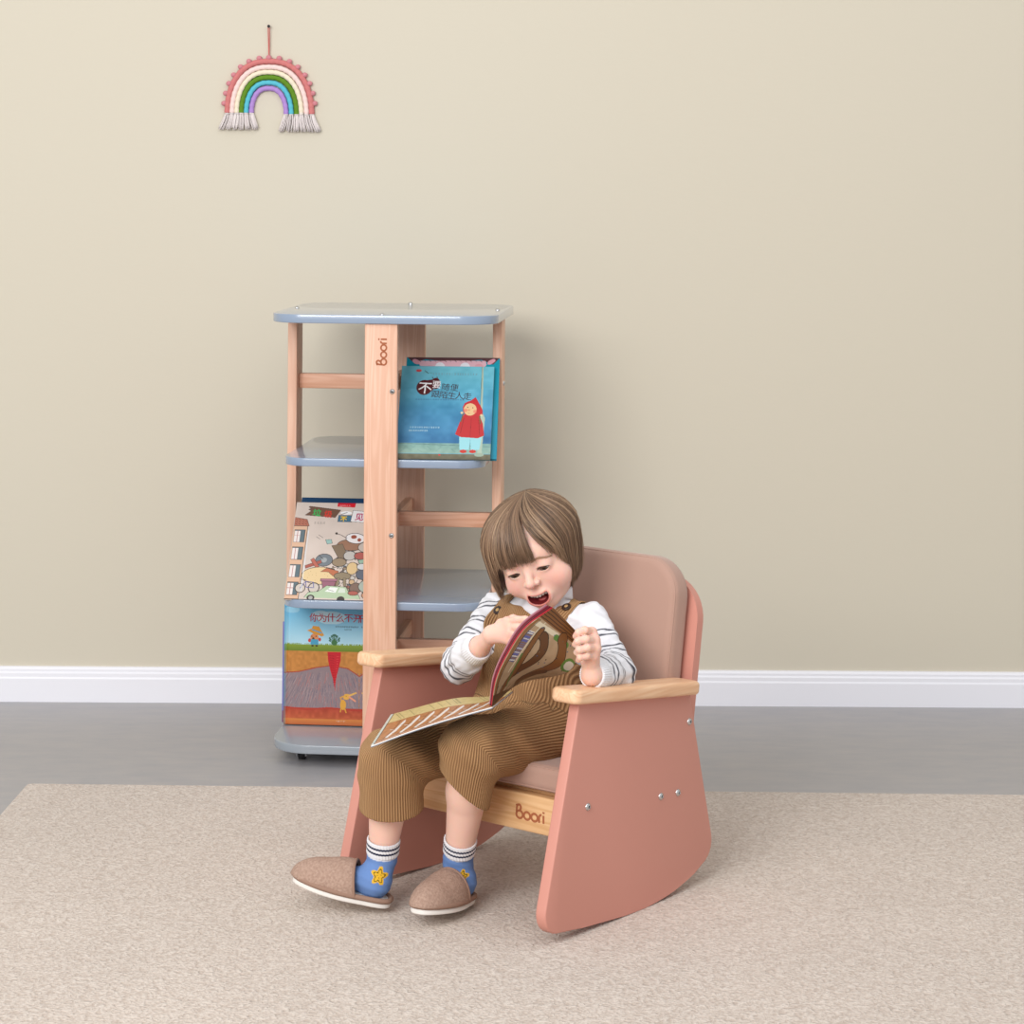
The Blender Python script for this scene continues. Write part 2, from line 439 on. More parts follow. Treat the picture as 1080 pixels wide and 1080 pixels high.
# baseboard with a moulded profile (y, z)
prof = [(0, FZ), (-.014, FZ), (-.014, .048), (-.012, .052), (-.012, .060), (-.009, .064), (-.009, .069), (-.006, .074), (0, .075)]
bm = bmesh.new(); A = [bm.verts.new((-4.5, WY+y, z)) for y, z in prof]; B = [bm.verts.new((4.5, WY+y, z)) for y, z in prof]
for i in range(len(prof)):
    j = (i+1) % len(prof); bm.faces.new((A[i], A[j], B[j], B[i]))
bm.faces.new(A); bm.faces.new(B[::-1])
struct(bm_obj('baseboard_back', bm, M_white))

# rug -------------------------------------------------------------
def rug_mat():
    m, nt, b = nt_new('looped_wool'); b.inputs['Roughness'].default_value = .95; b.inputs['Specular IOR Level'].default_value = .1
    b.inputs['Sheen Weight'].default_value = .2
    tc = nt.nodes.new('ShaderNodeTexCoord')
    n = nt.nodes.new('ShaderNodeTexNoise'); n.inputs['Scale'].default_value = 95; n.inputs['Detail'].default_value = 3; n.inputs['Distortion'].default_value = 1.2
    v = nt.nodes.new('ShaderNodeTexVoronoi'); v.inputs['Scale'].default_value = 170
    n2 = nt.nodes.new('ShaderNodeTexNoise'); n2.inputs['Scale'].default_value = 3; n2.inputs['Detail'].default_value = 3
    for q in (n, v, n2): nt.links.new(tc.outputs['Object'], q.inputs['Vector'])
    h = nt.nodes.new('ShaderNodeMath'); h.operation = 'SUBTRACT'
    nt.links.new(n.outputs['Fac'], h.inputs[0])
    hm = nt.nodes.new('ShaderNodeMath'); hm.operation = 'MULTIPLY'; hm.inputs[1].default_value = .35
    nt.links.new(v.outputs['Distance'], hm.inputs[0]); nt.links.new(hm.outputs[0], h.inputs[1])
    r = nt.nodes.new('ShaderNodeValToRGB'); r.color_ramp.elements[0].position = .12; r.color_ramp.elements[1].position = .5
    r.color_ramp.elements[0].color = srgb(190, 174, 161); r.color_ramp.elements[1].color = srgb(217, 205, 194)
    nt.links.new(h.outputs[0], r.inputs[0])
    mx = nt.nodes.new('ShaderNodeMix'); mx.data_type = 'RGBA'; mx.blend_type = 'MULTIPLY'; mx.inputs[0].default_value = .25
    r2 = nt.nodes.new('ShaderNodeValToRGB'); r2.color_ramp.elements[0].color = (.8, .8, .8, 1); r2.color_ramp.elements[0].position = .35; r2.color_ramp.elements[1].position = .65
    nt.links.new(n2.outputs['Fac'], r2.inputs[0]); nt.links.new(r.outputs[0], mx.inputs[6]); nt.links.new(r2.outputs[0], mx.inputs[7])
    nt.links.new(mx.outputs[2], b.inputs['Base Color'])
    bp = nt.nodes.new('ShaderNodeBump'); bp.inputs['Distance'].default_value = .006; bp.inputs['Strength'].default_value = .8
    nt.links.new(h.outputs[0], bp.inputs['Height']); nt.links.new(bp.outputs[0], b.inputs['Normal'])
    return m
rc0 = W(30, 826, 1); 
def gnd(x, y, z=0):
    b = (y-HY)-(x-540)*ROLL; return W(x, y, (CAMH-z)*FPX/b)
p0 = gnd(29, 826); p1 = gnd(1080, 838)
e1 = (p1-p0)/np.linalg.norm(p1-p0); e2 = V(-e1[1], e1[0], 0)
pts = [p0, p0+e1*3.6, p0+e1*3.6-e2*3.0, p0-e2*3.0]
rug = bm_obj('rug', prism(fillet([(p[0], p[1]) for p in pts[::-1]], .012, 4), -FZ, .003, Matrix.Translation((0, 0, FZ))), rug_mat())
tag(rug, 'large beige looped carpet rug lying on the grey floor under the rocking chair', 'rug')
# ================================================================ logo strokes
def stroke_mesh(mb, pts, wd, th, to3, closed=False):
    """flat raised ribbon in a 2D plane"""
    P = np.asarray(pts, float); n = len(P)
    T = (np.roll(P, -1, 0)-np.roll(P, 1, 0)) if closed else np.gradient(P, axis=0)
    T /= np.linalg.norm(T, axis=1, keepdims=True)+1e-12; N = np.stack([-T[:, 1], T[:, 0]], 1)
    L = P+N*wd/2; R = P-N*wd/2; vs = []; fs = []
    for i in range(n): vs += [to3(*L[i], th), to3(*R[i], th), to3(*L[i], 0), to3(*R[i], 0)]
    m = n if closed else n-1
    for i in range(m):
        a = 4*i; b = 4*((i+1) % n)
        fs += [(a, a+1, b+1, b), (a, b, b+2, a+2), (a+1, a+3, b+3, b+1)]
    mb.add((vs, fs))
def arc(cx, cy, rx, ry, a0, a1, n=20): return [(cx+rx*math.cos(math.radians(a0+(a1-a0)*i/n)), cy+ry*math.sin(math.radians(a0+(a1-a0)*i/n))) for i in range(n+1)]
def logo(name, m, parent, to3, s):
    """the maker's word mark, drawn with round strokes; s = x-height"""
    mb = MB(); w = .27*s; th = .0004
    f = lambda p: [(x*s, y*s) for x, y in p]
    # B : two open loops, the upper one with a short tail
    stroke_mesh(mb, f(arc(.55, .5, .5, .46, 0, 360, 28)[:-1]), w, th, to3, True)
    stroke_mesh(mb, f([(.10, .75), (.12, 1.25), (.22, 1.55)]+arc(.48, 1.36, .28, .32, 120, -75, 14)), w, th, to3)
    stroke_mesh(mb, f([(.02, 1.5), (.1, 1.62), (.3, 1.66)]), w*.8, th, to3)
    for cx in (1.72, 2.88): stroke_mesh(mb, f(arc(cx, .5, .48, .46, 0, 360, 28)[:-1]), w, th, to3, True)
    stroke_mesh(mb, f([(3.60, .0), (3.60, .55)]+arc(3.90, .62, .30, .36, 180, 75, 10)), w, th, to3)
    stroke_mesh(mb, f([(4.28, 0), (4.28, .98)]), w, th, to3)
    stroke_mesh(mb, f([(4.28, 1.2), (4.28, 1.42)]), w*1.1, th, to3)
    return mb.obj(name, m, parent, False)
def dome_bolt(parent, c, nrm, r=.0058, name='bolt'):
    n = Vector(nrm).normalized(); q = n.to_track_quat('Z', 'Y').to_matrix()
    mb = MB(); prof = [(0, .0034), (.45, .0032), (.8, .0022), (1, .0004), (1, -.002)]; vs = []; fs = []; S = 16
    for i, (k, z) in enumerate(prof):
        for j in range(S):
            a = 2*PI*j/S; v = q@Vector((math.cos(a)*r*max(k, .42 if i == 0 else k), math.sin(a)*r*max(k, .42 if i == 0 else k), z)); vs.append(Vector(c)+v)
    # hexagon socket sunk in the middle
    for j in range(S):
        a = 2*PI*j/S; vs.append(Vector(c)+q@Vector((math.cos(a)*r*.36, math.sin(a)*r*.36, .0008)))
    for i in range(len(prof)-1):
        for j in range(S): fs.append((i*S+j, i*S+(j+1) % S, (i+1)*S+(j+1) % S, (i+1)*S+j))
    o = len(prof)*S
    for j in range(S): fs.append((o+j, o+(j+1) % S, (j+1) % S, j))
    fs.append(tuple(o+j for j in range(S)))
    return mb.add((vs, fs)).obj(name, M_steel, parent)

# ================================================================ rotating bookshelf
SX, SY, SA = -.247, 4.97, math.radians(-5.2)
shelf = thing('bookshelf', 'small wooden revolving bookshelf with blue-grey boards standing against the beige wall', 'bookshelf', (SX, SY, FZ), (0, 0, SA))
zz = lambda z: z-FZ
def board(name, hw, rad, ztop, th, m, notch=False):
    pts = fillet([(-hw, -hw), (hw, -hw), (hw, hw), (-hw, hw)], rad, 12)
    return bm_obj(name, prism(pts, th, .0018, Matrix.Translation((0, 0, zz(ztop)-th)), 3), m, shelf, True)
top = board('top_board', .238, .075, .932, .018, M_blue)
for z in (.632, .337): board('shelf_board', .2115, .055, z, .017, M_blue)
base = board('base_board', .233, .085, .041, .018, M_base)
posts = []
for i, (x, y, sx, sy, m) in enumerate([(0, -.222, .068, .02, M_wood_z), (0, .222, .068, .02, M_wood_z), (-.222, 0, .02, .068, M_wood_z), (.222, 0, .02, .068, M_wood_z)]):
    z0, z1 = zz(.041), zz(.914)
    p = box_obj('post', (x, y, (z0+z1)/2), (sx, sy, z1-z0), m, shelf, .002)
    posts.append(p)
    d = V(x, y)/np.hypot(x, y); out = .0105
    s = V(-d[1], d[0])
    for zb, off in ((.775, .024 if i == 0 else 0), (.478, .024 if i == 0 else 0)):
        c = V(x, y)+d*(out-.0005)+s*(off)
        dome_bolt(p, (c[0], c[1], zz(zb)), (d[0], d[1], 0))
    dome_bolt(top, (x*.985, y*.985, zz(.932)), (0, 0, 1), .0056)
logo('logo', M_logo, posts[0], lambda x, y, t: (.004-y+.008, -.2322-t, zz(.829)+x), .0125)
for zr in (.775, .480, .205):
    box_obj('cross_rail', (0, .018 if False else 0, zz(zr)), (.424, .018, .032), M_wood_x, shelf, .002)
    box_obj('cross_rail', (0, 0, zz(zr-.018+.018)), (.018, .424, .032), M_wood_y, shelf, .002)
M_cast = mat('grey_caster_housing', (176, 180, 184), .35, .5)
for sx in (-1, 1):
    for sy in (-1, 1):
        cx, cy = sx*.172, sy*.165
        bm = prism(arc(0, 0, .016, .016, 0, 360, 16)[:-1], .004, .0005, Matrix.Translation((cx, cy, zz(.019))))
        for k in (-1, 1): box(bm, (cx+k*.0095, cy+.003, .0185), (.0025, .024, .019), .0008)
        box(bm, (cx, cy+.002, .0262), (.0215, .024, .004), .0008)
        c = bm_obj('caster', bm, M_cast, shelf, True)
        MB().add(tube_data([(cx-.007, cy+.006, .0125), (cx+.007, cy+.006, .0125)], .0125, 18)).obj('wheel', M_dark, c, True)

# ================================================================ books on the shelf
def book(name, label, group, P, thick, bl, width_dir, up_dir, spine=(200, 190, 180), cover_t=.0016, hinge=False, roughm=None):
    """standing book: bl = bottom-left front corner (world), width_dir/up_dir unit vectors"""
    x = Vector(width_dir).normalized(); z = Vector(up_dir); z = (z-x*z.dot(x)).normalized(); y = z.cross(x)   # y = into the book
    M = Matrix((x, y, z)).transposed().to_4x4(); M.translation = Vector(bl)
    o = thing(name, label, 'book', group=group); o.matrix_world = M
    w, h = P.w, P.h
    def fn(U, Q):
        yy = np.zeros_like(U)
        if hinge: yy = .0011*np.exp(-((U*w-.009)/.0022)**2)
        return np.stack([U*w, yy, h*(1-Q)], -1)
    printed('front_cover', P, fn, M_print, o, cover_t)
    ms = mat('cover_board', spine, .45)
    box_obj('back_cover', (w/2, thick-cover_t/2, h/2), (w, cover_t, h), ms, o, .0004)
    box_obj('spine', (-.0006+.0006, thick/2, h/2), (.0014, thick-.0001, h), ms, o, .0004)
    box_obj('page_block', (w/2+.0004, thick/2, h/2), (w-.005, thick-2*cover_t-.0002, h-.005), M_page, o, .0003)
    return o
RB = .0006
ca, sa = math.cos(SA), math.sin(SA)
def sw(x, y, z): return V(SX+x*ca-y*sa, SY+x*sa+y*ca, z)
sx_dir = (ca, sa, 0); sy_dir = (-sa, ca, 0)
def lean(deg): a = math.radians(deg); return (sy_dir[0]*math.sin(a), sy_dir[1]*math.sin(a), math.cos(a))
# --- A: blue cover with the child in a red coat
P = Paint(.196, .222, RB, (95, 165, 190))
P.vgrad(0, .22, (112, 188, 203), (96, 172, 196)); P.vgrad(.22, .55, (96, 172, 196), (66, 136, 176)); P.vgrad(.55, .83, (66, 136, 176), (52, 112, 158))
P.mottle(34, 42, .25, .83, (.9, 1, .9)); P.mottle(14, 14, 0, .83)
P.vgrad(.83, .94, (118, 158, 152), (140, 172, 158)); P.vgrad(.945, 1, (112, 108, 84), (92, 88, 70)); P.mottle(22, 12, .83, 1)
for k in range(26): u = random.random(); P.line([(u, .85+random.random()*.08), (u+.05, .86+random.random()*.07)], .0007, (96, 134, 130), .6)
P.line([(0, .835), (1, .865)], .001, (70, 100, 105), .7)
P.poly([(.865, 0), (.885, 0), (.895, .5), (.925, .56), (.905, .93), (.86, .93), (.872, .5)], (168, 186, 168)); P.line([(.868, 0), (.876, .9)], .0008, (98, 104, 80))
P.ell(.88, .95, .05, .02, (150, 168, 150))
P.ell(.185, .05, .03, .015, (206, 74, 76)); P.line([(.24, .07), (.33, .075)], .0008, (88, 140, 120)); P.line([(.25, .05), (.29, .08)], .0012, (60, 50, 60))
P.scrawl(.34, .83, .085, .0042, (120, 110, 118), 17)
P.ell(.255, .235, .085, .082, (84, 26, 30)); P.ell(.375, .19, .05, .062, (84, 26, 30)); P.poly([(.25, .16), (.38, .14), (.42, .2), (.3, .3)], (84, 26, 30))
P.line([(.335, .12), (.345, .135)], .0015, (84, 26, 30)); P.line([(.385, .115), (.39, .13)], .0015, (84, 26, 30))
P.text('不', .185, .285, .030, (235, 235, 235), -.05, .0003); P.text('要', .335, .232, .0195, (228, 222, 222), -.05, .0002)
P.text('随便', .435, .255, .0185, (62, 52, 60), -.06, .0001, 1.0, .08)
P.text('跟陌生人走', .33, .335, .0188, (62, 46, 54), -.07, .0001, .9, .08)
P.scrawl(.17, .70, .365, .0032, (60, 92, 128), 20)
P.scrawl(.13, .45, .665, .0040, (190, 214, 216), 13); P.scrawl(.12, .33, .70, .0036, (190, 214, 216), 9)
P.ell(.46, .955, .012, .009, (208, 66, 60)); P.scrawl(.48, .58, .957, .003, (80, 84, 84), 5)
# child in the red coat
P.poly([(.66, .76), (.90, .76), (.88, .9), (.79, .9), (.78, .80), (.77, .9), (.67, .9)], (150, 208, 216)); P.line([(.78, .79), (.78, .9)], .0008, (84, 140, 160))
P.ell(.71, .915, .036, .018, (196, 54, 44)); P.ell(.81, .915, .036, .018, (196, 54, 44))
P.poly([(.70, .52), (.86, .52), (.905, .62), (.925, .745), (.86, .775), (.68, .765), (.615, .735), (.66, .60)], (186, 40, 44)); P.mottle(0, 9)
P.line([(.70, .56), (.672, .72)], .0009, (120, 24, 30)); P.line([(.86, .58), (.875, .74)], .0009, (120, 24, 30)); P.line([(.78, .56), (.775, .765)], .0007, (120, 24, 30))
P.line([(.69, .51), (.67, .60)], .0022, (104, 92, 54)); P.line([(.865, .54), (.88, .62)], .0022, (104, 92, 54))
P.poly([(.815, .335), (.86, .41), (.895, .47), (.90, .53), (.84, .54), (.68, .45), (.70, .40), (.76, .375)], (190, 42, 48))
P.ell(.77, .46, .085, .085, (190, 42, 48)); P.ell(.762, .468, .068, .066, (224, 186, 138)); P.ell(.715, .478, .02, .018, (222, 120, 100), .7); P.ell(.815, .49, .02, .018, (222, 120, 100), .7)
P.ell(.735, .445, .006, .006, (50, 40, 36)); P.ell(.79, .45, .006, .006, (50, 40, 36)); P.ell(.75, .475, .012, .010, (206, 150, 108)); P.line([(.74, .508), (.76, .512)], .0007, (120, 50, 40))
P.ell(.675, .505, .014, .012, (216, 200, 160)); P.ell(.885, .53, .014, .012, (216, 200, 160))
lean1 = 35
bA = sw(.0285, -.208, .634)
book('picture_book', 'blue picture book with a child in a red coat, leaning on the upper shelf board', 'books leaning in the bookshelf', P, .006, bA, (math.cos(math.radians(-3)), math.sin(math.radians(-3)), 0), lean(lean1), (120, 140, 140))
# --- B: teal book behind
P = Paint(.198, .243, .0008, (0, 142, 166))
P.vgrad(0, 1, (6, 150, 172), (0, 134, 160)); P.poly([(.0, 0), (1, 0), (.93, .07), (.8, .02), (.5, .05), (.2, .02), (.08, .06)], (92, 58, 60))
P.poly([(.12, .035), (.85, .03), (.86, .07), (.76, .20), (.22, .20), (.14, .08)], (226, 180, 190)); P.ell(.36, .10, .055, .05, (236, 232, 238)); P.ell(.63, .10, .055, .05, (236, 232, 238))
P.ell(.10, .045, .045, .022, (222, 158, 170), 1, .5); P.ell(.91, .04, .05, .02, (222, 158, 170), 1, -.6); P.ell(.25, .12, .05, .04, (222, 130, 140), .4); P.ell(.78, .10, .05, .04, (222, 130, 140), .4)
for k in range(14): u = .12+k*.055; P.line([(u, .02), (u+.03, .045)], .0008, (84, 52, 56))
book('picture_book', 'teal picture book with a pink face along its top, behind the blue one', 'books leaning in the bookshelf', P, .008, sw(.0385, -.196, .6335), (math.cos(math.radians(-2)), math.sin(math.radians(-2)), 0), lean(lean1), (0, 134, 160))
# --- C: crowded cover with the tall house
P = Paint(.205, .232, RB, (208, 194, 184)); P.mottle(8, 24)
OL = (66, 58, 54)
def blob(u, v, ru, rv, c, ang=0): P.ell(u, v, ru+.006, rv+.006, OL, 1, ang); P.ell(u, v, ru, rv, c, 1, ang)
def quad(pts, c): P.poly(pts, c); P.line(pts+[pts[0]], .0008, OL)
quad([(0, .16), (.13, .18), (.16, .25), (.0, .25)], (176, 112, 92))
for k in range(4):
    for j in range(3): P.line([(.01+.035*k, .18+.022*j), (.03+.035*k, .19+.022*j)], .0012, (120, 66, 56))
quad([(0, .25), (.145, .25), (.145, 1), (0, 1)], (214, 176, 148))
for k in range(4):
    v0 = .29+k*.18
    quad([(.015, v0), (.125, v0), (.125, v0+.13), (.015, v0+.13)], (96, 112, 118)); quad([(.015, v0+.01), (.08, v0+.01), (.08, v0+.13), (.015, v0+.13)], (226, 218, 214))
    P.line([(.048, v0+.01), (.048, v0+.13)], .0009, (170, 90, 86))
    if k % 3 == 0: P.line([(.015, v0+.06), (.08, v0+.06)], .0009, (170, 90, 86))
quad([(.13, .05), (.155, .062), (.13, .075), (.16, .09), (.10, .135), (.42, .155), (.47, .075), (.14, .04)], (112, 82, 66))
P.text('垃', .175, .135, .0185, (58, 176, 92), -.06, .0005); P.text('圾', .295, .148, .0185, (204, 62, 50), -.06, .0005)
quad([(.455, .13), (.59, .13), (.595, .20), (.45, .20)], (72, 112, 136)); P.text('不', .475, .192, .0145, (232, 190, 40), 0, .0006)
P.ell(.53, .105, .06, .018, (236, 236, 236)); P.line([(.48, .12), (.54, .10)], .0012, OL)
quad([(.60, .075), (.77, .09), (.76, .205), (.585, .195)], (228, 226, 226)); P.text('见', .625, .172, .019, (178, 34, 92), -.05, .0005); P.line([(.76, .19), (.80, .215)], .0012, OL)
P.text('了', .80, .165, .02, (58, 140, 92), 0, .0005)
P.poly([(.43, .0), (.62, .0), (.615, .045), (.43, .04)], (206, 30, 44)); P.scrawl(.45, .57, .027, .003, (240, 220, 220), 6)
P.scrawl(.21, .33, .215, .006, (130, 122, 116), 4)
# the heap of things
for k in range(150):
    u = .42+random.random()*.58; v = .93-random.random()*(.50*min(1, (u-.30)/.3))
    c = random.choice([(196, 190, 182), (150, 132, 112), (120, 108, 100), (172, 186, 176), (198, 168, 132), (150, 96, 86), (108, 118, 132), (222, 218, 212), (176, 120, 92), (92, 84, 78)])
    if v < .36: continue
    a = random.random()*PI; du, dv = math.cos(a)*random.uniform(.02, .055), math.sin(a)*random.uniform(.02, .05); w1 = random.uniform(.008, .022)
    if k % 3: quad([(u-du, v-dv), (u-du*.6+w1, v-dv), (u+du+w1*.6, v+dv), (u+du-w1*.4, v+dv+w1*.5)], c)
    else: blob(u, v, random.uniform(.012, .03), random.uniform(.01, .024), c, a)
blob(.62, .44, .14, .055, (150, 112, 90)); blob(.66, .37, .10, .05, (226, 222, 222), .1); P.ell(.64, .355, .03, .02, (150, 80, 60)); P.ell(.70, .385, .02, .018, (150, 80, 60)); P.line([(.57, .37), (.50, .335), (.46, .325)], .0012, OL); P.ell(.455, .322, .014, .012, OL)
blob(.78, .46, .08, .05, (190, 178, 168)); blob(.86, .36, .07, .08, (176, 150, 128))
quad([(.35, .39), (.41, .385), (.425, .425), (.37, .435)], (150, 184, 178)); P.line([(.27, .34), (.32, .37)], .0008, OL); P.line([(.25, .36), (.29, .385)], .0008, OL)
quad([(.42, .45), (.53, .43), (.60, .55), (.52, .60)], (128, 110, 90)); blob(.62, .55, .06, .045, (186, 182, 176)); blob(.52, .62, .07, .04, (148, 130, 106))
blob(.36, .60, .085, .06, (116, 124, 130)); P.ell(.36, .60, .03, .025, (160, 166, 168)); quad([(.17, .66), (.33, .60), (.34, .63), (.18, .69)], (166, 92, 80)); quad([(.22, .60), (.25, .58), (.32, .67), (.29, .69)], (182, 104, 88)); P.line([(.30, .55), (.35, .59)], .0012, OL)
blob(.80, .60, .08, .05, (150, 180, 160)); blob(.73, .55, .06, .035, (170, 92, 84)); blob(.90, .58, .08, .07, (190, 190, 196))
blob(.34, .76, .19, .085, (222, 196, 150)); 
for k in range(14): P.ell(.2+random.random()*.28, .71+random.random()*.1, .003, .003, (160, 128, 84))
quad([(.34, .72), (.40, .68), (.52, .71), (.55, .78), (.47, .76), (.42, .72)], (184, 112, 80))
blob(.66, .68, .055, .06, (214, 186, 138)); blob(.57, .76, .085, .035, (142, 128, 104)); quad([(.52, .78), (.545, .78), (.54, .86), (.51, .86)], (142, 128, 104)); quad([(.58, .78), (.61, .78), (.62, .86), (.59, .86)], (142, 128, 104))
blob(.78, .74, .07, .05, (98, 104, 116)); blob(.88, .72, .06, .05, (206, 190, 170)); blob(.76, .66, .05, .03, (206, 206, 206))
quad([(.36, .80), (.51, .80), (.49, .90), (.385, .90)], (150, 100, 116)); quad([(.35, .79), (.52, .79), (.52, .815), (.35, .815)], (166, 112, 130))
P.ell(.29, .885, .06, .055, OL); P.ell(.29, .885, .05, .045, (200, 190, 180)); P.ell(.15, .89, .055, .05, OL); P.ell(.15, .89, .046, .042, (200, 190, 180)); P.line([(.15, .89), (.2, .82), (.28, .83), (.29, .885), (.21, .88), (.2, .82)], .0016, (96, 98, 150)); P.line([(.14, .80), (.2, .81)], .0016, OL)
P.poly([(.20, .985), (.24, .93), (.34, .92), (.42, .86), (.62, .87), (.66, .93), (.76, .95), (.78, .99)], (176, 196, 164)); P.line([(.20, .985), (.24, .93), (.34, .92), (.42, .86), (.62, .87), (.66, .93), (.76, .95), (.78, .99)], .0009, OL)
P.poly([(.41, .92), (.46, .875), (.54, .88), (.52, .93)], (228, 232, 226)); P.poly([(.54, .93), (.56, .88), (.61, .885), (.62, .93)], (206, 216, 202)); P.line([(.44, .90), (.5, .915)], .0008, OL)
P.ell(.27, .985, .04, .03, OL); P.ell(.27, .985, .022, .018, (170, 170, 166)); P.ell(.58, .995, .04, .03, OL)
blob(.72, .88, .06, .05, (126, 104, 92)); blob(.70, .93, .05, .02, (170, 96, 84)); blob(.83, .86, .08, .06, (172, 182, 170)); blob(.88, .95, .09, .04, (196, 150, 120))
P.line([(.16, .30), (.163, .92)], .0012, (214, 224, 232))
lean2 = 39
book('picture_book', 'beige picture book crowded with a tall house and heaped junk, on the middle shelf', 'books leaning in the bookshelf', P, .007, sw(-.2045, -.205, .3385), sx_dir, lean(lean2), (206, 196, 188))
# --- C2: navy book behind it, only its top edge showing
P = Paint(.195, .243, .002, (22, 62, 98))
book('picture_book', 'dark navy book whose top edge shows behind the junk heap book', 'books leaning in the bookshelf', P, .005, sw(-.1965, -.1958, .3382), sx_dir, lean(lean2), (22, 62, 98))
# --- D: carrot cover
P = Paint(.163, .270, RB, (110, 184, 216))
P.vgrad(0, .42, (78, 164, 208), (188, 224, 236)); P.mottle(10, 60, 0, .4)
P.ell(.62, .165, .20, .055, (206, 230, 238), .7); P.ell(.48, .145, .12, .04, (206, 230, 238), .7); P.ell(.1, .1, .1, .03, (170, 212, 230), .6)
P.vgrad(.395, .45, (132, 156, 52), (104, 128, 36)); 
for k in range(120): u = random.random(); P.line([(u, .41), (u+.006, .385)], .0008, (126, 150, 50))
P.vgrad(.45, 1, (196, 132, 62), (186, 118, 58)); P.mottle(26, 8, .45, 1, (1, .8, .5))
mnd = [(0, .615), (.2, .605), (.4, .575), (.62, .555), (.85, .575), (1, .63), (1, .90), (0, .885)]
P.poly(mnd, (142, 124, 128))
for k in range(420):
    u = random.random(); v = .60+random.random()*.27; a = (u-.62)*1.4; L = .02+.05*random.random()
    c = random.choice([(120, 112, 124), (166, 146, 148), (176, 112, 108), (108, 100, 116), (156, 132, 136)])
    P.line([(u, v), (u+a*L*1.3, v+L)], .0009, c, .8)
P.line(mnd[:6], .0022, (168, 70, 48))
P.vgrad(.872, .955, (172, 66, 46), (188, 92, 54)); P.mottle(30, 10, .872, .955, (1, .7, .6)); P.vgrad(.955, 1, (206, 128, 62), (184, 96, 52))
P.line([(0, .87), (.3, .885), (.6, .87), (1, .885)], .003, (176, 58, 44))
P.poly([(.575, .455), (.755, .455), (.75, .52), (.715, .60), (.69, .665), (.68, .715), (.685, .745), (.672, .715), (.655, .66), (.62, .60), (.585, .52)], (196, 24, 40))
for k in range(12): v = .48+k*.018; P.line([(.60+k*.005, v), (.66+k*.003, v+.004)], .0008, (150, 14, 28)); P.line([(.70-k*.001, v+.008), (.735-k*.006, v+.006)], .0008, (226, 70, 70))
P.text('你为什么不开花', .325, .192, .0205, (178, 34, 60), 0, .00025, .92, .1)
P.scrawl(.68, .99, .238, .0036, (54, 74, 96), 14); P.scrawl(.80, .90, .262, .0036, (54, 74, 96), 4)
for k in range(9):
    a = -PI/2+(k-4)*.32; P.line([(.665, .38), (.665+.075*math.cos(a), .38+.075*math.sin(a))], .0016, (58, 104, 70)); P.ell(.665+.07*math.cos(a)+random.uniform(-.01, .01), .375+.065*math.sin(a), .012, .010, (62, 108, 92))
P.ell(.665, .375, .04, .022, (64, 116, 70))
# small straw-hatted gardener
P.ell(.40, .335, .055, .035, (216, 140, 92)); P.ell(.385, .345, .016, .012, (60, 40, 36)); P.ell(.365, .325, .006, .006, (40, 30, 30)); P.ell(.42, .325, .006, .006, (40, 30, 30))
P.poly([(.35, .35), (.45, .35), (.455, .395), (.35, .395)], (72, 156, 190)); P.ell(.335, .36, .018, .016, (198, 62, 50)); P.ell(.47, .35, .018, .016, (198, 62, 50)); P.ell(.375, .405, .018, .008, (60, 30, 30)); P.ell(.43, .405, .018, .008, (60, 30, 30))
P.poly([(.30, .275), (.36, .26), (.38, .235), (.46, .24), (.50, .285), (.53, .315), (.50, .325), (.38, .30)], (214, 150, 54)); P.line([(.37, .268), (.49, .295)], .0028, (92, 166, 206))
# small rabbit
P.ell(.79, .845, .04, .038, (220, 160, 62)); P.ell(.835, .785, .045, .022, (224, 168, 74), 1, -.3); P.line([(.87, .775), (.96, .755)], .0034, (226, 176, 90)); P.line([(.87, .785), (.95, .815)], .0034, (228, 150, 120)); P.line([(.765, .87), (.755, .895)], .0028, (214, 152, 58)); P.line([(.81, .87), (.83, .90)], .0028, (214, 152, 58)); P.line([(.77, .82), (.755, .79), (.80, .78)], .0024, (220, 160, 62)); P.ell(.83, .78, .004, .004, (40, 30, 30))
P.scrawl(.70, .83, .968, .0032, (226, 216, 206), 7)
P.poly([(0, 0), (.028, 0), (.028, 1), (0, 1)], (64, 134, 172), .35)
_v = np.linspace(0, 1, P.ny); _src = np.where(_v < .418, _v/.418*.45, .45+(_v-.418)/.582*.55)
P.A = P.A[np.clip((_src*(P.ny-1)).astype(int), 0, P.ny-1)]
_ex = int(.049/RB); P.A = np.concatenate([P.A, P.A[:, -1:-_ex-1:-1]], 1); P.w = .212; P.nx = P.A.shape[1]
P.U, P.Vv = np.meshgrid(np.linspace(0, 1, P.nx), np.linspace(0, 1, P.ny))
bD = sw(-.2315, -.062, .0432)
book('picture_book', 'hardback picture book with a big red carrot underground, standing on the bottom board', 'books leaning in the bookshelf', P, .012, bD, sx_dir, lean(2.0), (70, 140, 180), hinge=True)
P = Paint(.2, .215, .002, (124, 118, 184)); P.vgrad(.88, 1, (150, 60, 60), (140, 50, 50))
book('picture_book', 'purple book edge showing behind the red carrot book at its left', 'books leaning in the bookshelf', P, .006, sw(-.2372, -.0462, .0432), sx_dir, lean(1.5), (120, 110, 180))

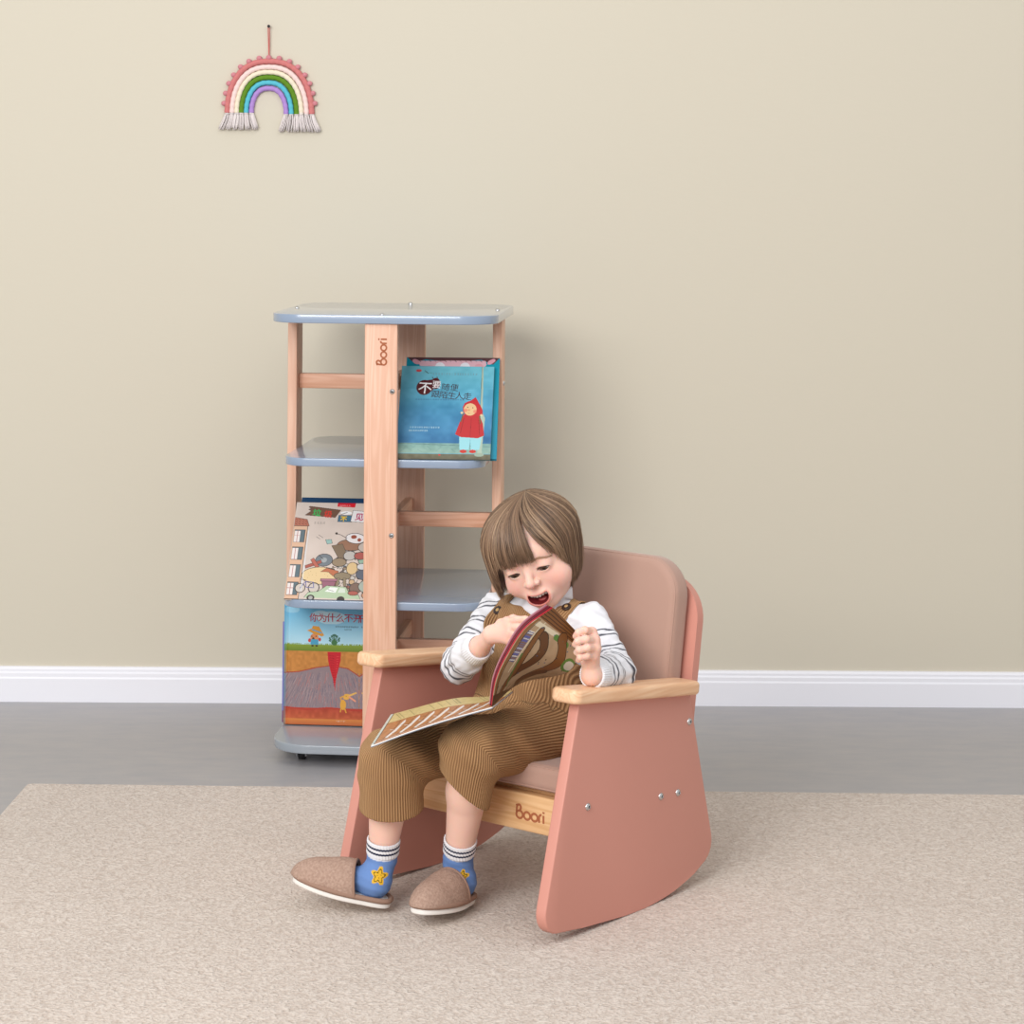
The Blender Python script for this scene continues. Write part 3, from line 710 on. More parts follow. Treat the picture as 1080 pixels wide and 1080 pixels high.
# ================================================================ rainbow hanging
nail = MB(); nc = W(284, 28, WY)
nail.add(tube_data([(nc[0], WY+.01, nc[2]), (nc[0], WY-.012, nc[2]), ], .0014, 10)); nail.add(tube_data([(nc[0], WY-.012, nc[2]), (nc[0], WY-.0135, nc[2])], .0034, 12))
tag(nail.obj('nail', M_dark), 'small dark nail in the wall holding up the rainbow hanging', 'nail')
rb = thing('rainbow_hanging', 'knotted rope rainbow with pink pompoms and grey tassels hanging on the wall', 'wall decoration', (nc[0], WY-.006, W(288, 139, WY)[2]))
rz0 = rb.location.z; rx0 = nc[0]
S = WY/FPX
cols = [(206, 124, 122), (240, 214, 208), (236, 224, 200), (98, 138, 42), (94, 188, 206), (176, 140, 206)]
def px2(x, y): p = W(x, y, WY); return p[0]-rx0, p[2]-rz0
yarn = mat('grey_yarn', (230, 221, 219), .9, .1, bump=(900, .001, .6))
# (left foot x, right foot x, top y, half-spread) measured per rope
ropes = [(240, 329, 64, 5.6), (245, 323.5, 70, 5.2), (250, 318, 75.5, 5), (255, 313, 81, 5), (260, 307.5, 86.5, 5), (265.5, 302, 92.5, 5)]
for i, (xl, xr, yt, wd) in enumerate(ropes):
    yb = 119; cx = (xl+xr)/2+ (284-(xl+xr)/2)*.25; mid = []
    n = 44
    for k in range(n+1):
        t = k/n; a = PI-PI*t
        cxx = (xl+xr)/2; X = cxx+(xr-xl)/2*math.copysign(abs(math.cos(a))**.82, math.cos(a)); Y = (yb+2*(1-t) if False else yb)-(yb-yt)*math.sin(a)**.95
        X += (t-.5)*0; p = px2(X, Y+t*1.5); mid.append((p[0], 0, p[1]))
    P_ = np.array(mid); seg = np.linalg.norm(np.diff(P_, axis=0), axis=1); s = np.concatenate([[0], np.cumsum(seg)])
    q = np.linspace(0, s[-1], 220); PP = np.stack([np.interp(q, s, P_[:, j]) for j in range(3)], 1)
    rad = wd*S/2*1.06*(1+.06*np.sin(q/.0022))
    tube('rope', PP, rad, mat('cotton_rope', cols[i], .85, .15, bump=(1200, .0008, .5)), rb, 10)
    for t_ in ([PP[0], PP[-1]]):
        pass
    if i == 0:
        pom = mat('felt_pompom', (212, 140, 148), .95, .1, bump=(700, .002, .8)); L = s[-1]
        for k in range(15):
            u = .045+.93*(k+.3)/15; j = int(u*219); T = PP[min(j+2, 219)]-PP[max(j-2, 0)]; T /= np.linalg.norm(T); N = V(-T[2], 0, T[0])
            if N[2] < -0.2 or (N@(PP[j]-V(0, 0, .02))) < 0: N = -N
            c = PP[j]+N*.0086
            MB().add(ball_data(c+V(0, -.001, 0), (.0063+.0005*random.random(), .0055, .006))).obj('pompom', pom, rb)
for side in (0, 1):
    fx = [r[side] for r in ropes]; 
    for i, x in enumerate(fx):
        ctr = sum(fx)/6; x0, z0 = px2(x, 119.5+1.5*side); mb = MB()
        for k in range(26):
            a = random.uniform(-1, 1); sp = (x-ctr)*.42*S + a*.0062 + (side*2-1)*.004*.6; dy = random.uniform(-.006, .003); L = .036+random.uniform(-.003, .003)+side*.002
            p = [(x0+a*.0035, dy*.4, z0+.003), (x0+a*.0045+sp*.3, dy-.001, z0-L*.4), (x0+sp, dy-.001, z0-L)]
            mb.add(tube_data(smoothpath(p, 5), .0011, 4))
        mb.add(tube_data([(x0-.0001, 0, z0+.0045), (x0, 0, z0-.002)], .0056, 10))
        mb.obj('tassel', yarn, rb)
z_top = px2(284, 62)[1]; zn = px2(284, 28)[1]
hc = smoothpath([(.0009, .0, z_top-.002), (.0014, -.002, (z_top+zn)/2), (.0012, -.003, zn-.002), (0, -.003, zn+.0026), (-.0018, -.002, zn-.002), (-.0008, -.002, (z_top+zn)/2), (.0, 0, z_top-.002)], 30)
tube('hanging_cord', hc, .0011, mat('pink_cord', (204, 116, 108), .9), rb, 6)
# ================================================================ rocking chair
CA = math.radians(-38.95); CO = (.06, 3.974)
chair = thing('rocking_chair', 'salmon pink child rocking chair with pale wood armrests standing on the rug', 'chair', (CO[0], CO[1], 0), (0, 0, CA))
# outline of one rocker side, (y, z) in chair space, front is -y ; corners then rounded
outl = [(-.1905, .374), (-.2875, .038)]
bottom = [(-.262, .0175), (-.2, .0135), (-.162, .0095), (-.087, .0032), (-.02, .0004), (.02, .0012), (.061, .0058), (.1116, .0165), (.150, .032)]
o2 = [(.190, .066), (.1215, .336)]
P2 = fillet([(-.1905, .374), (-.2850, .022), (-.18, .0105), (-.06, .0012), (.005, .0002), (.075, .0075), (.135, .0235), (.199, .050), (.1215, .336)], [.004, .034, .2, .3, .4, .3, .12, .05, .004], 8)
TH = .020
Fyz = Matrix(((0, 0, 1, 0), (1, 0, 0, 0), (0, 1, 0, 0), (0, 0, 0, 1)))     # (a,b,h) -> (h, a, b)
def side_panel(x0):
    return bm_obj('side_panel', prism(P2, TH, .0022, Matrix.Translation((x0, 0, 0)) @ Fyz, 3), M_pink, chair, True)
spR = side_panel(.2225-TH); spL = side_panel(-.2225)
for y, z in [(-.1665, .2025), (.0372, .1777), (.0873, .1739), (.120, .2887)]:
    dome_bolt(spR, (.2225, y, z), (1, 0, 0), .0064); dome_bolt(spL, (-.2225, y, z), (-1, 0, 0), .0064)
slope = math.atan2(.374-.336, .312)
for sx in (-1, 1):
    L0, L1 = -.2235, .1335; w = .058
    pts = fillet([(-w/2, L0), (w/2, L0), (w/2, L1), (-w/2, L1)], .016, 8)
    M = Matrix.Translation((sx*.2125, -.1905, .374)) @ Matrix.Rotation(-slope, 4, 'X') @ Matrix.Translation((0, .1905, 0))
    a = bm_obj('armrest', prism(pts, .023, .007, M, 5), M_arm, chair, True)
IW = .2025
fr = bm_obj('front_rail', box(bmesh.new(), (0, -.150, .1685), (2*IW, .022, .062), .003, 3), M_rail, chair, True)
logo('logo', M_logo, fr, lambda x, y, t: (.070+x, -.1612-t, .157+y), .0135)
sb = box_obj('seat_board', (0, .005, .186), (2*IW-.002, .29, .015), M_rail, chair, .002, rot=Matrix.Rotation(-math.radians(6), 3, 'X'))
# back panel, leaning back, rounded upper corners
bl = math.radians(9)
MB_ = Matrix.Translation((0, .128, .175)) @ Matrix.Rotation(-bl, 4, 'X') @ Matrix(((1, 0, 0, 0), (0, 0, -1, 0), (0, 1, 0, 0), (0, 0, 0, 1)))
pts = fillet([(-IW, 0), (IW, 0), (IW, .19), (.203, .352), (-.203, .352), (-IW, .19)], [.003, .003, .02, .075, .075, .02], 10)
bm_obj('back_panel', prism(pts, -.018, .0, MB_, 3), M_pink, chair, True)
# cushions : soft rounded pads
def pad(name, sx, sy, sz, rc, bul, M, piping=True):
    """sx, sy half sizes with rounded plan, sz half thickness, bulging faces"""
    def f(P):
        X, Y, Z = P[..., 0], P[..., 1], P[..., 2]
        e = .012
        qx = np.abs(X)-(sx-rc); qy = np.abs(Y)-(sy-rc)
        d2 = np.hypot(np.maximum(qx, 0), np.maximum(qy, 0))+np.minimum(np.maximum(qx, qy), 0)-rc     # plan
        t = np.clip(-d2/(.09), 0, 1); hz = sz*(1+bul*(1-(1-t)**2))
        hz = hz-.0016*np.exp(-((d2+.006)/.003)**2)*0
        w = np.stack([d2+e, np.abs(Z)-hz+e], -1)
        return np.minimum(np.maximum(w[..., 0], w[..., 1]), 0)+np.hypot(np.maximum(w[..., 0], 0), np.maximum(w[..., 1], 0))-e
    v, fc = sdf_mesh([Fn(f)], .004, (-sx-.02, -sy-.02, -sz*(1+bul)-.02), (sx+.02, sy+.02, sz*(1+bul)+.02), 10)
    R = np.array(M)[:3, :3]; T = np.array(M)[:3, 3]
    o = mesh_obj(name, v@R.T+T, fc, M_cush, chair)
    if piping:
        pl = np.array(fillet([(-sx, -sy), (sx, -sy), (sx, sy), (-sx, sy)], rc, 12))
        for zz_ in ((sz-.004), -(sz-.004)):
            P3 = np.stack([pl[:, 0]*1.0, pl[:, 1]*1.0, np.full(len(pl), zz_)], 1)*np.array([(sx-.0035)/sx, (sy-.0035)/sy, 1])
            tube('seam', P3@R.T+T, .0016, M_cush, o, 6, True)
    return o
Mseat = Matrix.Translation((0, -.012, .2185)) @ Matrix.Rotation(-math.radians(5), 4, 'X')
pad('seat_cushion', .198, .155, .021, .022, .12, Mseat)
Mback = Matrix.Translation((0, .128, .175)) @ Matrix.Rotation(-bl, 4, 'X') @ Matrix.Translation((0, -.029, .210)) @ Matrix(((1, 0, 0, 0), (0, 0, -1, 0), (0, 1, 0, 0), (0, 0, 0, 1)))
pad('back_cushion', .187, .172, .022, .066, .25, Mback)
# ================================================================ the child
FW = V(-.6287, -.7777, 0); LF = V(.7777, -.6287, 0)
def C_(t, l=0, z=0): return V(CO[0], CO[1], 0)+FW*t+LF*l+V(0, 0, z)
child = thing('person', 'small person in brown overalls and striped shirt sitting in the rocking chair reading', 'person', (.03, 3.9, 0))
BO = V(.03, 3.9, 0)
Rh = rotm('Z', -15) @ rotm('X', 18) @ rotm('Y', -19)
HS = 1.15
eye_mid = W(556.2, 601.2, 3.875)
Hc = eye_mid - Rh@(V(0, -.060, -.006)*HS)
MH = (Rh*HS, Hc)
def hl(x, y, z): return Rh@(V(x, y, z)*HS)+Hc
def hE(c, r, k=.01, op='u', rot=None):
    e = Ell(c, np.asarray((r, r, r) if np.isscalar(r) else r)*HS, k, op, None if rot is None else rot)
    e.c = Rh@(np.asarray(c, float)*HS)+Hc; e.R = Rh@(np.eye(3) if rot is None else rot); return e
def hC(a, b, ra, rb, k=.01, op='u'): return Cap(hl(*a), hl(*b), ra*HS, rb*HS, k, op)
ESX = .0235; EZ = -.0065; EY = -.0478
mouthc = (0.0, -.064, -.0500)
_me = hE(mouthc, (.0162, .022, .0125), 0)
def _mf(P):
    q = ((P-Hc)@Rh)/HS; return np.maximum(_me.d(P), (q[..., 2]+.0470-(q[..., 0]/.0172)**2*.0030)*HS)
mouth_cut = Fn(_mf, .0012, 's')
head = [hE((0, .014, .018), (.064, .070, .058), 0), hE((0, -.014, -.016), (.052, .047, .052), .022),
        hE((0, -.038, -.0655), (.020, .018, .0155), .022), hE((0, -.008, -.050), (.041, .038, .028), .02)]
for s in (-1, 1):
    head += [hE((s*.029, -.037, -.034), (.021, .018, .018), .018), hE((s*.015, -.046, .014), (.020, .012, .012), .022),
             hE((s*.0555, .016, -.016), (.004, .009, .012), .006)]
head += [hE((0, -.050, -.049), (.021, .014, .014), .014)]
for s in (-1, 1):
    head += [hE((s*ESX, -.0685, -.006), (.013, .006, .0075), .010, 's'), hE((s*ESX, EY, EZ), (.0142, .0141, .0132), .004)]
head += [hC((0, -.054, .002), (0, -.0700, -.021), .0048, .0060, .009), hE((0, -.0722, -.0245), (.0068, .0066, .0060), .005)]
for s in (-1, 1): head += [hE((s*.0082, -.0655, -.0262), (.0048, .0054, .0044), .004), hE((s*.0045, -.0705, -.0308), (.0022, .003, .0018), .0015, 's')]
head += [hE((0, -.0590, -.0530), (.0202, .0074, .0142), .005)]
head += [mouth_cut]
for s in (-1, 1): head += [hE((s*ESX, -.064, EZ-.0040), (.0106, .012, .0043), .0006, 's', rotm('Y', s*5))]
# limbs -----------------------------------------------------------
shR = C_(.0, -.103, .456); shL = C_(.0, .100, .462)
elR = W(484, 701, 3.92); wrR = W(506, 682, 3.825)
elL = W(650, 708, 3.83); wrL = W(624, 712, 3.73)
pel = C_(.045, 0, .272); chest = C_(.0, 0, .415); neckb = W(577, 634, 3.955)
hipR = C_(.05, -.052, .268); hipL = C_(.05, .052, .268)
knR = W(412, 802, 3.78); anR = W(403, 905, 3.815)
knL = W(497, 790, 3.74); anL = W(483, 908, 3.825)
Rb = rotm('Z', -38.95)
body = [Ell(chest, (.075, .05, .07), 0, R=Rb), Ell(C_(.02, 0, .34), (.075, .058, .08), .03, R=Rb), Ell(pel, (.08, .06, .045), .03, R=Rb),
        Cap(neckb-V(0, 0, .03), hl(0, .022, -.045), .032, .034, .02)]
body += [Cap(shR, elR, .024, .020, .02), Cap(elR, wrR, .020, .0165, .01), Cap(shL, elL, .024, .020, .02), Cap(elL, wrL, .020, .0165, .01)]
def leg(hip, kn, an): return [Cap(hip, kn, .042, .032, .02), Cap(kn, kn*.62+an*.38+V(.002, .008, 0), .031, .0335, .012), Cap(kn*.62+an*.38+V(.002, .008, 0), an, .0335, .0215, .012)]
body += leg(hipR, knR, anR)+leg(hipL, knL, anL)
# hands : palm then five fingers, each with two bends
def hand(wr, palm, kn, fingers, thumb):
    out = [Cap(wr, palm, .0155, .0135, .008)]
    for k in kn: out.append(Cap(palm, k, .0125, .0088, .006))
    for a, b in zip(kn[:-1], kn[1:]): out.append(Cap(a, b, .0082, .0082, .004))
    for f, r in fingers:
        for i in range(len(f)-1): out.append(Cap(f[i], f[i+1], r*(1-.07*i), r*(1-.07*(i+1)), .0022))
    r = .0064
    for i in range(len(thumb)-1): out.append(Cap(thumb[i], thumb[i+1], r*(1.12-.1*i), r*(1.0-.1*i), .004))
    return out
kR = [W(535, 656, 3.775), W(538.5, 661, 3.768), W(539, 667.5, 3.765), W(536.5, 674, 3.768)]
hR = hand(wrR, W(519, 669, 3.79), kR, [
    ([kR[0], W(546, 653.5, 3.755), W(554, 653, 3.742), W(559, 654.5, 3.735)], .0064),
    ([kR[1], W(549, 662, 3.745), W(556, 666, 3.735), W(559, 670, 3.73)], .0064),
    ([kR[2], W(548, 671, 3.748), W(550.5, 677, 3.742), W(546, 680.5, 3.748)], .0062),
    ([kR[3], W(543.5, 679.5, 3.752), W(543, 685, 3.752), W(538, 686, 3.758)], .0056)],
    [W(516, 668, 3.792), W(528, 657, 3.802), W(541, 652, 3.79), W(551, 654, 3.775)])
kL = [W(624, 667, 3.712), W(627, 675, 3.705), W(628, 683.5, 3.703), W(626, 691, 3.706)]
hL = hand(wrL, W(622.5, 697, 3.725), kL, [
    ([kL[0], W(617, 664.5, 3.692), W(610, 667, 3.688), W(607, 671, 3.694)], .0066),
    ([kL[1], W(618, 674, 3.684), W(609.5, 676, 3.680), W(606.5, 679.5, 3.688)], .0068),
    ([kL[2], W(619.5, 683, 3.684), W(611, 685, 3.681), W(608, 688, 3.688)], .0066),
    ([kL[3], W(619, 691.5, 3.688), W(612, 693, 3.685), W(610, 696, 3.692)], .0060)],
    [W(626, 700, 3.745), W(624, 688, 3.765), W(617, 678, 3.765), W(611, 672, 3.755)])
body += hR+hL
lo = V(-.30, 3.55, .05); hi = V(.30, 4.12, .72)
allskin = head+[p for p in body]
v1, f1 = sdf_mesh(head+[body[3]], .00115, Hc-.125, Hc+.125, 14)
v2, f2 = sdf_mesh(body[:3]+body[4:]+[body[3]], .0018, lo, hi, 14)
# crop so the finely meshed head and the rest meet inside the neck
def crop(v, f, keep):
    m = keep[f].all(1); f = f[m]; used = np.unique(f); mp = -np.ones(len(v), int); mp[used] = np.arange(len(used)); return v[used], mp[f]
zc = neckb[2]-.012
v1, f1 = crop(v1, f1, v1[:, 2] > zc-.003); v2, f2 = crop(v2, f2, ~((v2[:, 2] > zc+.001) & (np.linalg.norm(v2[:, :2]-Hc[:2], axis=1) < .1) & (np.linalg.norm(v2[:, :2]-neckb[:2], axis=1) < .06)))
skin = srgb_np((238, 196, 178)); lipc = srgb_np((214, 124, 116)); inm = srgb_np((112, 34, 36)); blush = srgb_np((234, 158, 146)); knuck = srgb_np((228, 158, 140))
def mixc(c, d, w): return c*(1-w[:, None])+d*w[:, None]
L1 = ((v1-Hc)@Rh)/HS
c1 = np.tile(skin, (len(v1), 1))
for s in (-1, 1):
    c1 = mixc(c1, blush, .45*np.exp(-(((L1-V(s*.034, -.05, -.032))/V(.016, .03, .014))**2).sum(1)))
    c1 = mixc(c1, blush, .14*np.exp(-(((L1-V(s*ESX, -.06, .001))/V(.013, .01, .004))**2).sum(1)))
c1 = mixc(c1, blush, .35*np.exp(-(((L1-V(0, -.077, -.026))/V(.009, .01, .008))**2).sum(1)))
mdl = mouth_cut.d(v1)/HS; lw = np.where(L1[:, 2] > -.050, .0020, .0034)
lip = 1/(1+np.exp((mdl-lw)/.0007)); lip *= (L1[:, 1] < -.045)
c1 = mixc(c1, lipc, .85*lip)
md = mouth_cut.d(v1); inside = (md < .0006) & (L1[:, 1] > -.0625)
c1 = mixc(c1, inm, np.clip(inside.astype(float), 0, 1))
c2 = np.tile(skin, (len(v2), 1))
for k in kR+kL: c2 = mixc(c2, knuck, .5*np.exp(-((v2-k)**2).sum(1)/.009**2))
for k in (knR, knL): c2 = mixc(c2, knuck, .3*np.exp(-((v2-k)**2).sum(1)/.03**2))
M_skin = mat('skin', (238, 196, 178), .5, .35, attr='Col', sss=.35, bump=(260, .0004, .15))
mesh_obj('body', np.vstack([v1, v2])-BO, np.vstack([f1, f2+len(v1)]), M_skin, child, cols=np.vstack([c1, c2]))
# eyes -----------------------------------------------------------
M_eye = mat('eye', (240, 238, 236), .12, .5, attr='Col', coat=.6)
look = V(.0, -.88, -.44); look /= np.linalg.norm(look)
for s in (-1, 1):
    c = V(s*ESX, EY, EZ); r = .0124
    vs, fs = ball_data((0, 0, 0), r, 40, 30); vs = np.array(vs); dn = vs/r
    a = np.degrees(np.arccos(np.clip(dn@look, -1, 1)))
    col = np.tile(srgb_np((232, 226, 222)), (len(vs), 1)); col[a < 34] = srgb_np((84, 64, 50)); col[a < 13] = srgb_np((12, 10, 10))
    X = (vs+c)*HS@Rh.T+Hc
    mesh_obj('eyeball', X-BO, fs, M_eye, child, cols=col)
M_lash = mat('lash_hair', (70, 50, 38), .7); M_brow = mat('brow_hair', (176, 136, 110), .8)
def onface(x, z, off=0):
    p = hl(x, -.10, z); d = Rh@V(0, 1, 0); a, b = 0.0, None; st = 0.0
    for _ in range(120):
        if combine(head, (p+d*st)[None])[0] < off: b = st; break
        a = st; st += .0012
    if b is None: return p+d*.04
    for _ in range(14):
        m = (a+b)/2
        if combine(head, (p+d*m)[None])[0] < off: b = m
        else: a = m
    return p+d*a
for s in (-1, 1):
    lash = MB(); lz_ = lambda x: EZ-.0006-(x/.0108)**2*.0030+s*x*.06
    ec = hl(s*ESX, EY, EZ)
    def lidp(x):
        z = lz_(x)-EZ; y = -math.sqrt(max(0, .0138**2-x*x-z*z)); return hl(s*ESX+x, EY+y, EZ+z)
    pts = [lidp(x) for x in np.linspace(-.0104, .0108, 13)]
    lash.add(tube_data(pts, [.0003]+[.0009]*11+[.0003], 6))
    for x in np.linspace(-.009, .0105, 15):
        a = lidp(x); b = a+Rh@V(x*.14, -.0030, -.0016)
        lash.add(tube_data([a, b], [.0004, .00012], 4))
    lash.v = [tuple(np.array(q)-BO) for q in lash.v]; lash.obj('eyelashes', M_lash, child)
for s in (-1, 1):
    bw = MB()
    for k in range(90):
        t = k/89; x = s*(.010+.027*t); z = .0055+.0036*math.sin(PI*min(1, t*1.15))-.0035*t+random.uniform(-.0022, .0022)*(1-.5*t)
        a = onface(x, z, .0001); b = onface(x+s*.0045, z+.0012*(1-2*t), .0003)
        bw.add(tube_data([a, (a+b)/2, b], [.0004, .00055, .0001], 4))
    bw.v = [tuple(np.array(q)-BO) for q in bw.v]; bw.obj('eyebrow', M_brow, child)
# teeth and tongue
tm = MB()
for k in range(6):
    x = (k-2.5)*.0046; tm.add(ball_data(hl(x, -.0608+abs(x)*.38, -.0492+.0005*abs(k-2.5)), (.0030, .0019, .0034), 12, 8))
tm.v = [tuple(np.array(q)-BO) for q in tm.v]; tm.obj('teeth', mat('tooth', (244, 238, 228), .25), child)
vs, fs = ball_data((0, 0, 0), 1, 20, 14); vs = np.array(vs)*V(.0115, .013, .0042)+V(0, -.041, -.0600)
mesh_obj('tongue', vs*HS@Rh.T+Hc-BO, fs, mat('tongue', (196, 92, 92), .4), child)

# hair -----------------------------------------------------------
HSH = 1.045; DOWN = Rh.T@V(0, 0, -1.); G0, G1 = 14, 64
def hair_path(phi, n=18, off=0.0, jit=None):
    """phi: azimuth in degrees, 0 = face front, +90 = child's left (photo right); returns local points"""
    j = jit or (0, 0, 0)
    ap = abs(phi); A = math.radians(phi); pw = 1.0
    if G0 < phi < G1:                                # swept sideways off the forehead
        k = (phi-G0)/(G1-G0); A1 = math.radians(40+k*30); pw = 2.1
        zend = .010-.080*k**1.4
    elif -64 < phi <= G0:                            # straight fringe down to the brows
        k = (phi+64)/(G0+64); A1 = math.radians(phi*1.0+2*k); zend = .0075+.0015*math.sin(phi*.5)-.062*max(0, 1-k/.36)**1.2+.003*k
    else:
        A1 = A; zend = -.069+.016*max(0, (ap-120)/60)
        if phi < 0: zend += .010
    zend += j[0]
    rx, ry, rz = (.0775 if phi > 0 else .0865)+off, .0860+off, .0695+off
    c = V(0, .010, .018); pts = []
    qd = max(0., c[2]-zend); th_end = PI/2 if zend < c[2] else math.acos(min(1, (zend-c[2])/rz))
    tot = th_end*.085+qd
    for i in range(n):
        t = i/(n-1); g = t*tot; th = min(th_end, g/.085); q = max(0., g-th_end*.085)
        a = A+(A1-A)*t**pw; r = math.sin(th)
        tuck = 1+.5*q-16*max(0, q-.018)**2
        x = c[0]+math.sin(a)*rx*r*tuck; y = c[1]-math.cos(a)*ry*r*tuck; z = c[2]+rz*math.cos(th)-q
        cw = max(0, 1-th/.8)**2; x += .010*cw; y += .022*cw; z -= .002*cw
        if math.sin(a) > 0: x += DOWN[0]*q*1.1*math.sin(a)
        else: x += DOWN[0]*q*.1
        pts.append(V(x+j[1]*t*t, y+j[2]*t*t, z))
    return np.array(pts)
def to_w(L): return L*HSH@Rh.T+Hc-BO
phis = np.concatenate([np.linspace(G0+.01, 180, 70), np.linspace(-180, G0-.01, 84)]); base = []
for p in phis:
    q = hair_path(p, 18, -.0035, (.010 if abs(p) < 62 else .005, 0, 0)); base.append(q)
base = np.array(base); npH, nq = base.shape[:2]
idx = np.arange(npH*nq).reshape(npH, nq)
Fq = np.stack([idx[:-1, :-1], idx[:-1, 1:], idx[1:, 1:], idx[1:, :-1]], -1).reshape(-1, 4)
inner = base*.0+base; cen = V(0, .010, .02); inner = cen+(base-cen)*.955
vb = np.vstack([base.reshape(-1, 3), inner.reshape(-1, 3)])
rim = idx[:, -1]; rimf = np.stack([rim[:-1], rim[:-1]+npH*nq, rim[1:]+npH*nq, rim[1:]], -1)
Fall = np.vstack([Fq, Fq[:, ::-1]+npH*nq, rimf])
hv = [to_w(vb)]; hf = [Fall]; hc_ = [np.tile(srgb_np((92, 70, 54)), (len(vb), 1))]
nh = len(vb)
pal = [srgb_np(c) for c in ((108, 84, 66), (126, 100, 78), (148, 120, 95), (172, 143, 115), (88, 68, 54), (134, 106, 83))]
locks = []
for k in range(230):
    ph = random.uniform(-180, 180); locks.append((ph, random.uniform(-.004, .006), random.uniform(-.0025, .0025), random.uniform(-.003, .003), random.choice(pal)))
locks.sort()
NST = 7000
for k in range(NST):
    lk = random.choice(locks) if random.random() < .8 else (random.uniform(-180, 180), random.uniform(-.006, .008), random.uniform(-.004, .004), random.uniform(-.003, .003), random.choice(pal))
    ph = lk[0]+random.gauss(0, 1.1); ph = (ph+180) % 360-180
    if G0 < ph < G0+10 and random.random() < .3: continue
    o_ = random.uniform(-.0030, .0018); jz = lk[1]+random.uniform(-.003, .003)
    if random.random() < .05: jz -= .004
    Lp = hair_path(ph, 15, o_, (jz, lk[2]+random.uniform(-1, 1)*(.0045 if random.random() < .12 else .0015), lk[3]+random.uniform(-.0015, .0015)))
    st = 0 if random.random() < .6 else random.randint(0, 4); Lp = Lp[st:]
    r = random.uniform(.00036, .00072); rad = np.full(len(Lp), r); rad[-1] = .0001; rad[-2] = r*.6; rad[-3] = r*.85
    vs, fs = tube_data(to_w(Lp), rad, 3, cap=False)
    c = lk[4]*random.uniform(.82, 1.2); t = np.linspace(0, 1, len(Lp)); cc = c[None]*(1+.25*(t[:, None]-.3))
    hv.append(np.array(vs)); hf.append(np.array(fs)+nh); nh += len(vs); hc_.append(np.repeat(cc, 3, 0))
def hair_mat():
    m, nt, b = nt_new('hair'); b.inputs['Roughness'].default_value = .42; b.inputs['Specular IOR Level'].default_value = .5
    a = nt.nodes.new('ShaderNodeAttribute'); a.attribute_name = 'Col'; nt.links.new(a.outputs['Color'], b.inputs['Base Color']); return m
mesh_obj('hair', np.vstack(hv), np.vstack(hf), hair_mat(), child, cols=np.clip(np.vstack(hc_), 0, 1))

# shirt ----------------------------------------------------------
def wr(P, a=.0016, f=95, ph=0): return a*np.sin(P[..., 0]*f+1.7*np.sin(P[..., 2]*f*.7+ph)+ph)*np.sin(P[..., 2]*f*.9+P[..., 1]*f*.5+ph*2)
cuR = elR+(wrR-elR)*.97; cuL = elL+(wrL-elL)*.97
torso = [Ell(chest+V(0, 0, -.002), (.098, .066, .085), 0, R=Rb), Ell(C_(.02, 0, .34), (.094, .074, .085), .03, R=Rb), Ell(C_(.0, 0, .452), (.098, .046, .036), .02, R=Rb)]
shirt = torso+[Cap(shR, elR, .033, .029, .022), Cap(elR, elR*.5+cuR*.5, .0295, .0275, .012), Cap(elR*.5+cuR*.5, cuR, .0275, .0215, .010),
               Cap(shL, elL, .033, .029, .022), Cap(elL, elL*.5+cuL*.5, .0295, .0265, .012), Cap(elL*.5+cuL*.5, cuL, .0265, .0215, .010)]
nax = hl(0, .022, -.045)-neckb
shirt += [Cap(neckb-V(0, 0, .02), neckb+nax*.22, .044, .0395, .008)]
shirt += [Fn(lambda P: wr(P, .0016, 150), 0, 'add'), Fn(lambda P: wr(P, .0010, 260, 1.3), 0, 'add')]
for cu, el, wr_ in ((cuR, elR, wrR), (cuL, elL, wrL)):
    d = (wr_-el)/np.linalg.norm(wr_-el)
    shirt += [Cap(cu-d*.008, cu+d*.05, .0182, .019, .002, 's')]
    shirt += [Fn(lambda P, cu=cu, d=d: np.maximum(-((P-cu)@d), np.linalg.norm(P-cu, axis=-1)-.045), .003, 's')]
shirt += [Cap(neckb-V(0, 0, .01), neckb+nax*.9, .0355, .0365, .002, 's'),
          Fn(lambda P: np.maximum(-((P-neckb-nax*.36)@(nax/np.linalg.norm(nax))), np.linalg.norm(P-neckb-nax*.36, axis=-1)-.07), .002, 's')]
sv, sf = sdf_mesh(shirt, .0019, V(-.2, 3.62, .24), V(.30, 4.14, .56), 14)
def seg_t(P, a, b): ab = b-a; return np.clip(((P-a)@ab)/(ab@ab), 0, 1)
def arm_t(P, sh, el, wrp):
    L1_, L2_ = np.linalg.norm(el-sh), np.linalg.norm(wrp-el); t1 = ((P-sh)@(el-sh))/L1_; t2 = ((P-el)@(wrp-el))/L2_
    d1 = np.linalg.norm(P-(sh+np.clip(t1/L1_, 0, 1)[:, None]*(el-sh)), axis=1); d2 = np.linalg.norm(P-(el+np.clip(t2/L2_, 0, 1)[:, None]*(wrp-el)), axis=1)
    w = 1/(1+np.exp(np.clip((d2-d1)/.004, -40, 40))); return (1-w)*0+ (w*(L1_+t2)+(1-w)*np.minimum(t1, L1_+.02)), np.minimum(d1, d2), L1_+L2_
tR, dR, LR = arm_t(sv, shR, elR, wrR); tL, dL, LL = arm_t(sv, shL, elL, wrL)
def stripes(t, lines, w=.0012): m = np.zeros(len(t)); 
white = srgb_np((229, 229, 234)); navy = srgb_np((40, 42, 58))
useL = dL < dR; t = np.where(useL, tL, tR); dmin = np.minimum(dL, dR)
t = t+.0022*np.sin(sv[:, 0]*90+sv[:, 2]*60)+.0016*np.sin(sv[:, 1]*170)
t = np.where(dmin < .045, t, 0)
lines_ = [.046, .057, .079, .090, .112, .123, .145, .156, .174, .185]
linesR = [.018, .030, .056, .068, .093, .104, .126, .137, .160, .173, .186, .199]
m = np.zeros(len(sv))
for q in lines_: m = np.maximum(m, (useL)*np.exp(-((t-q)/.0019)**4))
